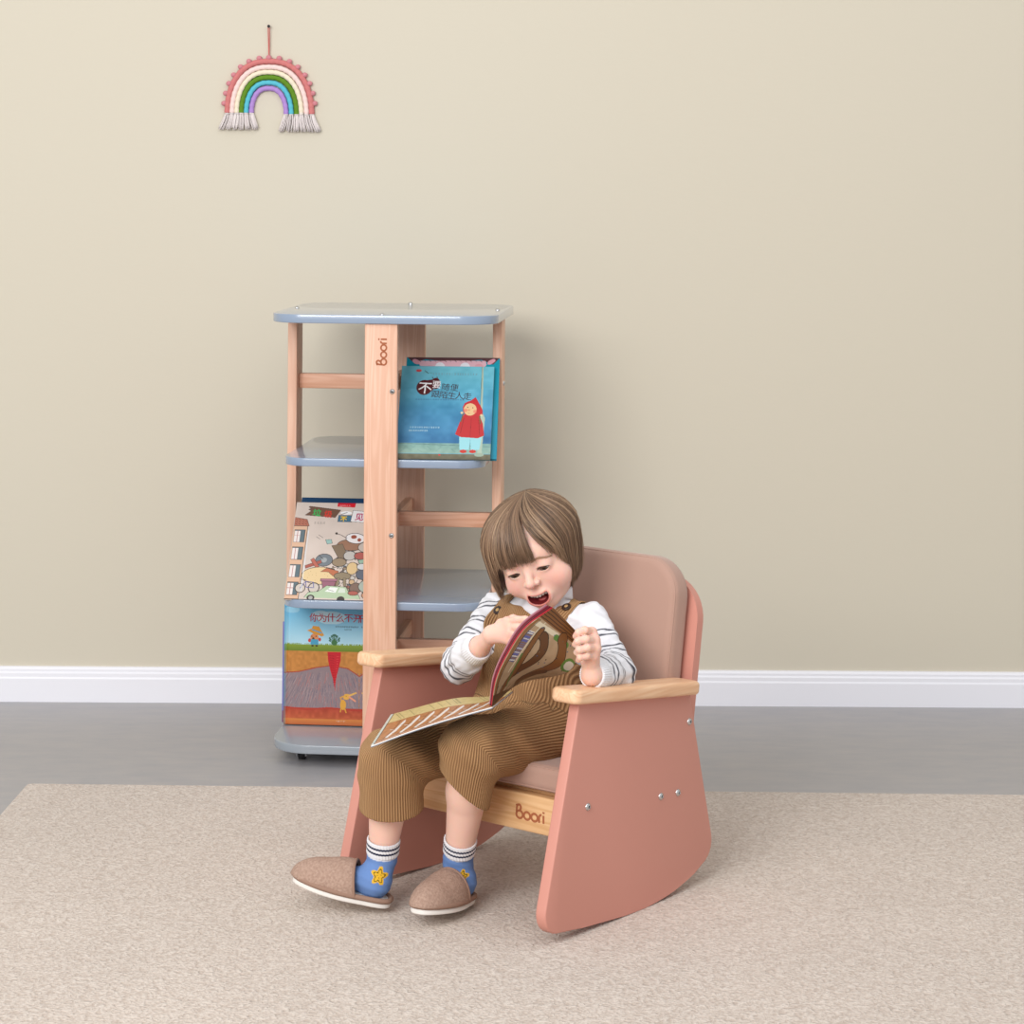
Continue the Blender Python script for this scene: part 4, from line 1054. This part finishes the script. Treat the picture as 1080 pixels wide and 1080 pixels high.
for q in linesR: m = np.maximum(m, (~useL)*np.exp(-((t-q)/.0019)**4))
# a faint band across the body front, mostly under the overalls
sc = mixc(np.tile(white, (len(sv), 1)), navy, m)
rib = np.where(useL, tL-LL, tR-LR)
M_shirt = mat('ribbed_cotton', (238, 238, 242), .85, .2, attr='Col', bump=(900, .0006, .35), sheen=.2)
shirt_o = mesh_obj('shirt', sv-BO, sf, M_shirt, child, cols=sc)
# ribbed cuffs and collar
def ribband(name, c, ax, r0, r1, L, n, m, parent, bo=BO, el=1.0):
    ax = np.asarray(ax, float); ax /= np.linalg.norm(ax); u = np.cross(ax, V(0, 0, 1) if abs(ax[2]) < .9 else V(1, 0, 0)); u /= np.linalg.norm(u); w = np.cross(ax, u)
    S = n*4; prof = [(0, r0+.0004), (.12, r0+.0016), (.5, (r0+r1)/2+.0016), (.88, r1+.0016), (1, r1+.0004), (1, r1-.0022), (.0, r0-.0022)]
    vs = []; fs = []
    for i, (t_, r) in enumerate(prof):
        for k in range(S):
            a = 2*PI*k/S; rr = r+(.0007*math.cos(n*a) if 0 < i < 5 and i < 5 else 0); vs.append(c+ax*(t_*L)+rr*(math.cos(a)*u+math.sin(a)*w)-bo)
    for i in range(len(prof)):
        j = (i+1) % len(prof)
        for k in range(S): fs.append((i*S+k, i*S+(k+1) % S, j*S+(k+1) % S, j*S+k))
    return mesh_obj(name, vs, fs, m, parent)
M_rib = mat('white_rib_knit', (236, 236, 240), .85, .2, bump=(900, .0004, .3))
ribband('collar', neckb+nax*.10, nax, .0415, .0385, np.linalg.norm(nax)*.34+.006, 60, M_rib, shirt_o)
for cu, el in ((cuR, elR), (cuL, elL)):
    d = (cu-el)/np.linalg.norm(cu-el); ribband('cuff', cu-d*.024, d, .0238, .0208, .027, 40, M_rib, shirt_o)

# overalls -------------------------------------------------------
heR = W(413, 851, 3.80); heL = W(490, 832, 3.755)
def axis(a, b): return (b-a)/np.linalg.norm(b-a)
pants = [Fn(lambda P: combine(torso, P)-.0052, 0), Ell(C_(.024, 0, .34), (.100, .081, .088), .02, R=Rb), Ell(pel+V(0, 0, .004), (.105, .078, .053), .03, R=Rb),
         Cap(hipR, knR, .060, .049, .03), Cap(hipL, knL, .060, .049, .03),
         Cap(knR, heR+axis(knR, heR)*.03, .049, .056, .02), Cap(knL, heL+axis(knL, heL)*.03, .047, .046, .02)]
fold = lambda P: np.clip(np.minimum(np.linalg.norm(P-heR, axis=-1)-.055, np.linalg.norm(P-heL, axis=-1)-.05)/.03, 0, 1)*.85*(.0028*np.sin(P[..., 2]*75+P[..., 0]*40+1.5*np.sin(P[..., 1]*50))*np.sin(P[..., 0]*55-P[..., 1]*35)+.0018*np.sin(P[..., 0]*130+P[..., 2]*110))
pants += [Fn(fold, 0, 'add')]
# cut away above the bib, the armholes and inside the legs
pants += [Fn(lambda P: _cut(P), .001, 's')]
def _cut(P):
    q = P-C_(0, 0, 0); fwd = q@FW; lat = np.abs(q@LF); z = P[..., 2]
    keep_top = z-.480                        # <0 keep
    keep_side = lat-(.074+np.clip((.415-z), 0, 1)*.75)
    keep_back = (z-.395)-np.clip((fwd+.01)*50, -.0, 1)  # the back is lower
    k = np.maximum(np.maximum(keep_top, keep_side), keep_back)      # >0 remove
    return -np.where(z > .33, k, -1)
hems = []
for kn, he, r, tilt in ((knR, heR, .0535, V(0, 0, 0)), (knL, heL, .0445, V(-.75, -.15, 0))):
    a = axis(kn, he); n_ = a+tilt; n_ /= np.linalg.norm(n_); hems.append((he, n_, r))
    pants += [Fn(lambda P, he=he, n_=n_, a=a: np.maximum(-((P-he)@n_), np.linalg.norm(np.cross(P-he, a), axis=-1)-.062), .002, 's'),
              Cap(he-a*.030, he+a*.08, r-.006, r+.002, .006, 's')]
# leave room for the body: the overalls are a shell
pv, pf = sdf_mesh(pants, .0020, V(-.32, 3.62, .10), V(.28, 4.14, .50), 14)
def ang_of(P, a, b, ref):
    ax = axis(a, b); u = ref-ax*(ref@ax); u /= np.linalg.norm(u); w = np.cross(ax, u); q = P-a; return np.arctan2(q@w, q@u)
def dist_seg(P, a, b): t = seg_t(P, a, b); return np.linalg.norm(P-(a+t[:, None]*(b-a)), axis=1)
cd = (pv-C_(0))@LF
for hip_, kn_, he_ in ((hipR, knR, heR), (hipL, knL, heL)):
    a1, a2 = axis(hip_, kn_), axis(kn_, he_); nn = np.cross(a2, a1); nn /= np.linalg.norm(nn)
    o1 = np.cross(a1, nn); o2 = np.cross(a2, nn)
    if o1[2] < 0: o1 = -o1
    if o2@a1 < 0: o2 = -o2
    q = pv-kn_; A1_ = np.arctan2(q@nn, q@o1); A2_ = np.arctan2(q@nn, q@o2)
    useS = (q@a1) > -(q@a2)
    ang = np.where(useS, A2_, A1_)
    dl = np.minimum(dist_seg(pv, hip_, kn_), dist_seg(pv, kn_, he_))
    if kn_ is knR: best, bd = ang, dl
    else: ang_all = np.where(dl < bd, ang, best); dmin_ = np.minimum(dl, bd)
tors = ((pv[:, 2] > .335) & (dmin_ > .060)) | ((pv[:, 2] > .285) & (dmin_ > .066)) | (((pv-C_(0))@FW < .085) & (pv[:, 2] > .27) & (np.abs(cd) < .085))
cd = np.where(tors, cd, ang_all*.054)
def cord_mat(name, c1, c2):
    m, nt, b = nt_new(name); b.inputs['Roughness'].default_value = .85; b.inputs['Specular IOR Level'].default_value = .2; b.inputs['Sheen Weight'].default_value = .35; b.inputs['Sheen Roughness'].default_value = .4
    b.inputs['Sheen Tint'].default_value = srgb(230, 190, 140)
    a = nt.nodes.new('ShaderNodeAttribute'); a.attribute_name = 'cord'
    ml = nt.nodes.new('ShaderNodeMath'); ml.operation = 'MULTIPLY'; ml.inputs[1].default_value = 2*PI/.0046; nt.links.new(a.outputs['Fac'], ml.inputs[0])
    sn = nt.nodes.new('ShaderNodeMath'); sn.operation = 'SINE'; nt.links.new(ml.outputs[0], sn.inputs[0])
    bp = nt.nodes.new('ShaderNodeBump'); bp.inputs['Distance'].default_value = .0011; bp.inputs['Strength'].default_value = .9; nt.links.new(sn.outputs[0], bp.inputs['Height']); nt.links.new(bp.outputs[0], b.inputs['Normal'])
    mr = nt.nodes.new('ShaderNodeMapRange'); mr.inputs[1].default_value = -1; mr.inputs[2].default_value = .6; nt.links.new(sn.outputs[0], mr.inputs[0])
    mx = nt.nodes.new('ShaderNodeMix'); mx.data_type = 'RGBA'; mx.inputs[6].default_value = srgb(*c1); mx.inputs[7].default_value = srgb(*c2)
    nt.links.new(mr.outputs[0], mx.inputs[0]); nt.links.new(mx.outputs[2], b.inputs['Base Color']); return m
M_cord = cord_mat('corduroy', (138, 100, 66), (182, 141, 100))
ov = mesh_obj('overalls', pv-BO, pf, M_cord, child, floats={'cord': cd})
M_corde = mat('corduroy_edge', (160, 114, 68), .9, .15, bump=(800, .0005, .4))
# straps laid over the shoulders
base_s = torso+[Cap(shR, elR, .033, .029, .022), Cap(shL, elL, .033, .029, .022)]
M_button = mat('dark_button', (52, 36, 30), .35)
M_bw = mat('tan_button_centre', (186, 150, 96), .5)
for s in (-1, 1):
    cps = [C_(.075, s*.056, .425), C_(.070, s*.060, .452), C_(.045, s*.066, .490), C_(.0, s*.068, .50), C_(-.045, s*.052, .480), C_(-.075, s*.042, .43), C_(-.08, s*.035, .39)]
    path = smoothpath(cps, 44); Pp = []; Nn = []
    for q in path:
        p, g = project(base_s, q); Pp.append(p+g*.0045); Nn.append(g)
    Pp = np.array(Pp); Nn = np.array(Nn)
    for _ in range(2): Pp[1:-1] = (Pp[:-2]+Pp[1:-1]*2+Pp[2:])/4; Nn[1:-1] = (Nn[:-2]+Nn[1:-1]*2+Nn[2:])/4
    T = np.gradient(Pp, axis=0); B = np.cross(T, Nn); B /= np.linalg.norm(B, axis=1, keepdims=True)
    hw = .0145; K = 9; us = np.linspace(-1, 1, K); vs = []; fl = []
    for i in range(len(Pp)):
        for side in (1, -1):
            for u in us:
                vs.append(Pp[i]+B[i]*u*hw+Nn[i]*(side*.0014*(1-.6*abs(u)**6))); fl.append(u*hw)
    fs = []; R2 = 2*K
    for i in range(len(Pp)-1):
        ring = list(range(K))+[K+k for k in range(K-1, -1, -1)]
        for k in range(len(ring)):
            a, b = ring[k], ring[(k+1) % len(ring)]; fs.append((i*R2+a, i*R2+b, (i+1)*R2+b, (i+1)*R2+a))
    st = mesh_obj('strap', np.array(vs)-BO, fs, M_cord, ov, floats={'cord': fl})
    for i in ((4, 12) if s < 0 else (9, 17)):
        c = Pp[i]+Nn[i]*.0025; n_ = Nn[i]/np.linalg.norm(Nn[i])
        mb = MB(); mb.add(tube_data([c-n_*.001, c+n_*.0016, c+n_*.0022], [.0082, .0082, .0070], 18)); mb.v = [tuple(np.array(q)-BO) for q in mb.v]
        bt = mb.obj('button', M_button, st, True)
        mb = MB(); mb.add(tube_data([c+n_*.002, c+n_*.0028], [.0035, .0032], 14)); mb.v = [tuple(np.array(q)-BO) for q in mb.v]
        mb.obj('button_centre', M_bw, st, True)

# socks and slippers --------------------------------------------
def foot_frame(heel, toe, roll=0):
    f = (toe-heel); f /= np.linalg.norm(f); x = np.cross(-f, V(0, 0, 1)); x /= np.linalg.norm(x); z = np.cross(x, -f)
    R = np.stack([x, -f, z], 1); c, s = math.cos(roll), math.sin(roll)
    R = R@np.array([[c, 0, s], [0, 1, 0], [-s, 0, c]]); return R
M_sock = mat('sock_knit', (120, 150, 200), .85, .2, attr='Col', bump=(1000, .0006, .4))
M_felt = mat('taupe_felt', (182, 154, 138), .95, .1, bump=(420, .0016, .7), vary=(260, (158, 130, 115), (1, 1, 1)))
M_felte = mat('taupe_binding', (156, 126, 110), .95, .1, bump=(600, .001, .6))
M_sole = mat('white_sole', (236, 232, 226), .6)
M_lining = mat('white_lining', (226, 224, 220), .9)
star_w = srgb_np((226, 178, 50))
feet = [(W(411, 957, 3.80), W(309, 928, 3.822), anR, knR, 0), (W(494, 950, 3.85)+V(0, 0, 0), W(440, 964.5, 3.705), anL, knL, 1)]
for heel, toe, an, kn, which in feet:
    R = foot_frame(heel, toe, 0); O = heel.copy(); L = np.linalg.norm(toe-heel)
    g = lambda x, y, z: O+R@V(x, y, z)          # y negative towards the toe
    # sole outline
    def outline(sc_=1.0, n=48):
        out = []
        for k in range(n):
            a = 2*PI*k/n; y = -L/2+math.cos(a)*L/2*-1; yy = -y/L
            w_ = .0305+.0065*math.sin(PI*min(1, max(0, (yy-.25)/.75))) ; e = abs(math.sin(a))**.72*math.copysign(1, math.sin(a))
            out.append((e*w_*sc_, -L/2+(y+L/2)*sc_))
        return out
    fr_ = Matrix([[*R[0], O[0]-BO[0]], [*R[1], O[1]-BO[1]], [*R[2], O[2]-BO[2]], [0, 0, 0, 1]])
    slip = bm_obj('slipper', prism(outline(), .0085, .0022, fr_, 3), M_sole, child, True)
    fr2 = fr_ @ Matrix.Translation((0, 0, .0085))
    bm_obj('footbed', prism(outline(.93), .0045, .0015, fr2, 2), M_lining, slip, True)
    op = np.array(outline(.985)); rim = np.stack([op[:, 0], op[:, 1], np.full(len(op), .0125)], 1)
    tube('binding', rim@R.T+O-BO, .0045, M_felte, slip, 8, True)
    cut = lambda P: (((P-O)@R)[..., 1]-(-.062)) + (((P-O)@R)[..., 2]-.02)*.35
    upper = [Ell(g(0, -L*.60, .010), (.0365, L*.44, .043), 0, R=R), Ell(g(0, -L*.45, .022), (.0335, .045, .039), .015, R=R)]
    ff = lambda P: -(((P-O)@R)[..., 2]-.011)
    upper += [Fn(lambda P: -ff(P)*-1, 0, 'i')] if False else [Fn(lambda P: -(((P-O)@R)[..., 2]-.0105), 0, 'i'), Fn(lambda P: (((P-O)@R)[..., 1]+.060)+(((P-O)@R)[..., 2]-.02)*.30, 0, 'i')]
    upper += [Fn(lambda P: np.maximum(combine([Ell(g(0, -L*.60, .010), (.0325, L*.42, .039), 0, R=R), Ell(g(0, -L*.45, .022), (.0295, .045, .035), .015, R=R)], P), -1), 0, 's')]
    uv, uf = sdf_mesh(upper, .0018, np.minimum(heel, toe)-.06, np.maximum(heel, toe)+.10, 12)
    mesh_obj('upper', uv-BO, uf, M_felt, slip)
    # binding round the opening
    rp = []
    for a in np.linspace(-.02, PI+.02, 30):
        y = -.060; 
        d_ = V(math.cos(a), 0, math.sin(a)); lo_, hi_ = 0.005, .08
        for _ in range(24):
            mid = (lo_+hi_)/2; z = .0105+d_[2]*mid; yy = -.060-(z-.02)*.30; p = g(d_[0]*mid, yy, z)
            if combine(upper[:2], p[None])[0] < 0: lo_ = mid
            else: hi_ = mid
        z = .0105+d_[2]*lo_; rp.append(g(d_[0]*lo_, -.060-(z-.02)*.30, z)-BO)
    tube('opening_trim', rp, .0024, M_felte, slip, 8)
    # sock
    top = an*.80+kn*.20 if which == 0 else an*.80+kn*.20
    hb = g(0, -.034, .036); ak = an
    sock = [Ell(hb, (.0235, .024, .024), 0, R=R), Cap(hb, ak, .0215, .0225, .016), Cap(ak, top, .0235, .0272, .010), Cap(hb, g(0, -L*.62, .027), .022, .0155, .014), Cap(g(0, -L*.62, .027), g(0, -L*.80, .024), .0155, .012, .01)]
    ua = axis(ak, top)
    sock += [Fn(lambda P: .00035*np.sin(P[..., 2]*420+P[..., 0]*120), 0, 'add'), Cap(top-ua*.01, top+ua*.05, .0248, .026, .001, 's'), Fn(lambda P: np.maximum(-((top-P)@-ua) , -1), 0, 's') if False else Fn(lambda P: ((P-top)@ua), 0, 'i')]
    kv, kf = sdf_mesh(sock, .0012, np.minimum(heel, toe)-.05, np.maximum(np.maximum(heel, toe), top)+.06, 12)
    h_ = (kv-top)@(-ua)                                     # distance below the top
    col = np.tile(srgb_np((106, 138, 192)), (len(kv), 1)); cw = h_ < .026
    col[cw] = srgb_np((232, 232, 236)); 
    for q in (.0075, .0165): col[np.abs(h_-q) < .0016] = srgb_np((34, 38, 66))
    col[(h_ > .026) & (h_ < .0275)] = srgb_np((206, 210, 220))
    def star(px, py, rad, rot=0):
        c = W(px, py, 3.8); X = (kv[:, 0]-c[0]); Z = kv[:, 2]-c[2]; rr = np.hypot(X, Z); th = np.arctan2(Z, X)+rot
        s_ = rad*(1+.26*np.cos(5*(th-PI/2))); fr__ = kv[:, 1] < (ak[1]+.004)
        i_ = (rr < s_) & fr__; col[i_] = star_w; e_ = i_ & (np.abs(rr-s_*.66) < .0008); col[e_] = srgb_np((70, 60, 30))
        for (a, b, r_) in ((-.25, .15, .0009), (.25, .15, .0009), (0, -.2, .0009)): m_ = i_ & (np.hypot(X-a*rad, Z-b*rad) < r_); col[m_] = srgb_np((70, 60, 30))
    if which == 0: star(400.5, 920.5, .0118, .25)
    else: star(487.5, 924, .0095, .2); star(460, 908, .005)
    so = mesh_obj('sock', kv-BO, kf, M_sock, child, cols=col)
    ribband('sock_cuff', top-ua*.0255, ua, .0262, .0268, .026, 34, mat('sock_rib', (232, 232, 236), .85, .2, attr='Col'), so)
    me = so.children[0].data; cv = np.array([q.co[:] for q in me.vertices])+BO; hh = (cv-top)@(-ua); cc = np.ones((len(cv), 4)); cc[:, :3] = srgb_np((232, 232, 236))
    for q in (.0075, .0165): cc[np.abs(hh-q) < .0024, :3] = srgb_np((34, 38, 66))
    # rebuild the cuff with enough rings to carry the stripes
    bpy.data.objects.remove(so.children[0])
    N_, Sg = 22, 34*4; u_ = np.cross(ua, V(1, 0, 0)); u_ /= np.linalg.norm(u_); w_ = np.cross(ua, u_); vs = []; cl = []; fs = []
    for i in range(N_+1):
        t_ = i/N_; hgt = -.0255+t_*.026; rr0 = .0268+.0006*t_ - (.0016 if i in (0, N_) else 0); dd = -hgt
        c_ = srgb_np((34, 38, 66)) if (abs(dd-.0075) < .0017 or abs(dd-.0165) < .0017) else srgb_np((232, 232, 236))
        for k in range(Sg):
            a = 2*PI*k/Sg; r_ = rr0+.0006*math.cos(34*a); vs.append(top+ua*hgt+r_*(math.cos(a)*u_+math.sin(a)*w_)-BO); cl.append(c_)
    for k in range(Sg):
        a = 2*PI*k/Sg; vs.append(top+ua*(-.006)+.0245*(math.cos(a)*u_+math.sin(a)*w_)-BO); cl.append(srgb_np((220, 220, 224)))
    for i in range(N_+1):
        for k in range(Sg): fs.append((i*Sg+k, i*Sg+(k+1) % Sg, (i+1)*Sg+(k+1) % Sg, (i+1)*Sg+k))
    mesh_obj('sock_cuff', vs, fs, M_sock, so, cols=np.array(cl))

# ================================================================ the open book on the lap
bk = thing('open_picture_book', 'open paperback picture book with brown drawings held on the lap', 'book', tuple(W(519, 745, 3.66)))
BK = np.array(bk.location)
def curve(pts, n=60):
    P_ = smoothpath(pts, 200); s_ = np.concatenate([[0], np.cumsum(np.linalg.norm(np.diff(P_, axis=0), axis=1))]); q = np.linspace(0, s_[-1], n); return np.stack([np.interp(q, s_, P_[:, j]) for j in range(3)], 1)
nearc = curve([W(519, 745, 3.66), W(524, 716, 3.665), (W(536, 690, 3.672)), W(555, 662, 3.68), W(584, 641, 3.69)])
farc = curve([W(547, 719, 3.80), W(575, 715, 3.775), W(600, 708, 3.745), W(609, 690, 3.725), W(608, 666, 3.72)])
def surf(cn, cf):
    def fn(U, Q):     # U: spine(0) -> fore edge(1); Q: near(0) -> far(1)
        i = U*(len(cn)-1); i0 = np.minimum(i.astype(int), len(cn)-2); f_ = (i-i0)[..., None]
        a = cn[i0]*(1-f_)+cn[i0+1]*f_; b = cf[i0]*(1-f_)+cf[i0+1]*f_
        q = Q[..., None]; return a*(1-q)+b*q-BK
    return fn
P = Paint(.20, .16, .0008, (158, 134, 106)); P.mottle(14, 10)
DK = (40, 28, 20); BR = (112, 72, 38); BR2 = (88, 56, 32)
def band(pts, w_, c): P.line(pts, w_+.0035, DK); P.line(pts, w_, c)
P.poly([(.86, 0), (1, 0), (1, 1), (.86, 1)], BR)
for k in range(4): P.line([(.875+.032*k, 0), (.885+.032*k, 1)], .0016, DK)
for (u, w_) in ((.80, .010),): P.line([(u, .0), (u+.02, .5)], w_, (196, 184, 160)); P.line([(u, .5), (u, .75)], .012, (82, 116, 52))
cA = [(.30, .30), (.45, .42), (.62, .44), (.72, .36), (.74, .30)]; cB = [(.20, .55), (.42, .70), (.60, .76), (.75, .70), (.82, .62), (.84, .66)]
band([tuple(q[:2]) for q in smoothpath([(a, b, 0) for a, b in cA], 30)], .017, BR2); band([tuple(q[:2]) for q in smoothpath([(a, b, 0) for a, b in cB], 30)], .021, BR)
band([(.05, .2), (.3, .3), (.5, .25), (.78, .22)], .010, BR); band([(.05, .6), (.25, .55), (.4, .75)], .013, BR2)
for k in range(46):
    u, v = random.random()*.85, random.random(); P.ell(u, v, .008, .010, random.choice([(70, 84, 110), (60, 50, 50), (96, 80, 60)]))
P.poly([(.40, .07), (.72, .07), (.72, .16), (.40, .16)], (96, 92, 120)); 
for k in range(16): u = .41+.02*k; P.line([(u, .075), (u+.012, .155)], .0016, random.choice([(190, 186, 190), (70, 76, 150), (120, 84, 50), (214, 210, 200)]))
P.poly([(.08, .02), (.85, .0), (.85, .05), (.08, .07)], (124, 88, 52)); P.line([(.08, .075), (.85, .06)], .0016, DK); P.line([(.3, .18), (.85, .17)], .0024, (196, 184, 158)); P.line([(.15, .3), (.5, .20)], .004, (76, 104, 52))
P.ell(.62, .93, .09, .11, (82, 118, 54)); P.ell(.62, .94, .06, .08, (186, 182, 170))
P.poly([(0, 0), (.09, 0), (.09, 1), (0, 1)], (84, 58, 36))
for k in range(10): P.line([(0, k*.1), (.16, k*.1+.09)], .0018, DK)
for k in range(5): P.line([(.0+.05*k, .5+.05*k), (.18+.04*k, .95)], .002, DK)
printed('cover', P, surf(nearc, farc), M_print, bk, .0009)
# inner leaves, fanned a little towards the reader
for i, (off, c, nm) in enumerate([(.0030, (176, 30, 44), 'endpaper'), (.0062, (96, 24, 36), 'leaf'), (.0098, (120, 30, 46), 'leaf'), (.0135, (176, 118, 128), 'leaf')]):
    t_ = np.linspace(0, 1, 60)[:, None]; d_ = V(-.80, .25, .30)*off
    Pq = Paint(.2, .16, .004, c); 
    fn_ = surf(nearc+d_*(.35+.8*t_)+V(0, .0005, 0)*i, farc+d_*(.35+.5*t_))
    printed(nm, Pq, fn_, M_print, bk, .0011)
nb = curve([W(519, 745, 3.66)+V(-.004, .0, .002), W(524, 716, 3.665)+V(-.010, .002, .003), W(536, 690, 3.672)+V(-.014, .004, .004), W(553, 663, 3.68)+V(-.015, .005, .004), W(580, 641, 3.69)+V(-.015, .006, .004)])
fb = nb+ (farc-nearc)*1.0+V(0, .004, 0)
# the half that lies flat
Q0, Q1 = W(519, 745, 3.66), W(391, 786, 3.64); R0, R1 = W(541, 728, 3.80), W(412, 753.5, 3.83)
nl = curve([Q0, Q0*.62+Q1*.38+V(0, 0, .0035), Q0*.3+Q1*.7+V(0, 0, .003), Q1]); fl_ = curve([R0, R0*.8+R1*.2+V(0, 0, -.002), R0*.5+R1*.5+V(0, 0, .006), R1])
P = Paint(.21, .17, .0008, (176, 116, 66)); P.mottle(26, 7, 0, 1, (1, .85, .7))
P.poly([(0, .60), (1, .66), (1, 1), (0, 1)], (206, 186, 128)); P.mottle(20, 6, .6, 1)
for k in range(7): u = .12+.12*k; P.poly([(u+.035, .06), (u-.015, .22), (u-.045, .50), (u-.03, .60), (u-.012, .50), (u+.012, .28), (u+.06, .10)], (226, 222, 216)); P.line([(u+.075, .05), (u+.03, .28), (u+.01, .60)], .0014, (84, 52, 34)); P.line([(u+.02, .3), (u+.06, .36)], .002, (206, 196, 186))
for k in range(30): u, v = random.random(), random.random()*.6; P.line([(u, v), (u+.03, v+.03)], .0012, random.choice([(116, 70, 40), (206, 150, 96), (100, 84, 60)]))
for k in range(12): u = random.random(); P.line([(u, .7), (u+.09, .98)], .0012, (150, 140, 90))
P.poly([(.972, 0), (1, 0), (1, 1), (.972, 1)], (200, 206, 196)); P.line([(.970, 0), (.970, 1)], .0016, DK); P.line([(0, .60), (1, .66)], .0014, (120, 104, 62)); P.line([(0, .055), (1, .055)], .0014, DK); P.line([(0, .03), (1, .03)], .0016, (208, 208, 206))
def flip(cn, cf, dz=0): 
    s_ = surf(cn+V(0, 0, dz), cf+V(0, 0, dz)); return s_
Pf = Paint(.21, .17, .0008, (0, 0, 0)); Pf.A = P.A.copy()
# orientation: u from spine to fore edge runs left, so near and far swap to keep the face up
printed('page', Pf, lambda U, Q: flip(nl, fl_)(U, Q), M_print, bk, .0008)
Pc = Paint(.21, .17, .004, (120, 132, 150))
printed('cover', Pc, lambda U, Q: flip(nl, fl_, -.0030)(U, Q), M_print, bk, .0010)
Pw = Paint(.21, .17, .004, (226, 226, 226))
printed('page_block', Pw, lambda U, Q: flip(nl, fl_, -.0009)(U, Q), M_print, bk, .0020)
# ================================================================ camera, light, render look
cam = bpy.data.cameras.new('camera'); co = bpy.data.objects.new('camera', cam); COL.objects.link(co)
co.location = (0, 0, CAMH); co.rotation_mode = 'QUATERNION'
co.rotation_quaternion = (Euler((math.radians(90), 0, 0)).to_matrix() @ Matrix.Rotation(ROLL, 3, 'Z')).to_quaternion()
cam.sensor_width = 36; cam.lens = FPX/1080*36; cam.shift_y = -(540-HY)/1080; cam.clip_end = 50
SC.camera = co
def area(name, loc, target, size, power, col=(1, 1, 1)):
    l = bpy.data.lights.new(name, 'AREA'); l.shape = 'RECTANGLE'; l.size, l.size_y = size; l.energy = power; l.color = col
    o = bpy.data.objects.new(name, l); COL.objects.link(o); o.location = loc
    o.rotation_euler = (Vector(target)-Vector(loc)).to_track_quat('-Z', 'Y').to_euler(); return o
area('studio_softbox', (-1.9, .2, 2.5), (.1, 4.6, .5), (2.6, 2.0), 165, (1, .985, .97))
area('ceiling_softbox', (.4, 2.4, 3.6), (.2, 4.6, .3), (3.0, 2.0), 30, (1, .99, .975))
w = bpy.data.worlds.new('studio'); SC.world = w; w.use_nodes = True
w.node_tree.nodes['Background'].inputs[0].default_value = (.97, .98, 1, 1); w.node_tree.nodes['Background'].inputs[1].default_value = .68
vs = SC.view_settings; vs.view_transform = 'Standard'; vs.look = 'None'; vs.exposure = 0; vs.gamma = 1; vs.use_curve_mapping = False
SC.cycles.max_bounces = 6
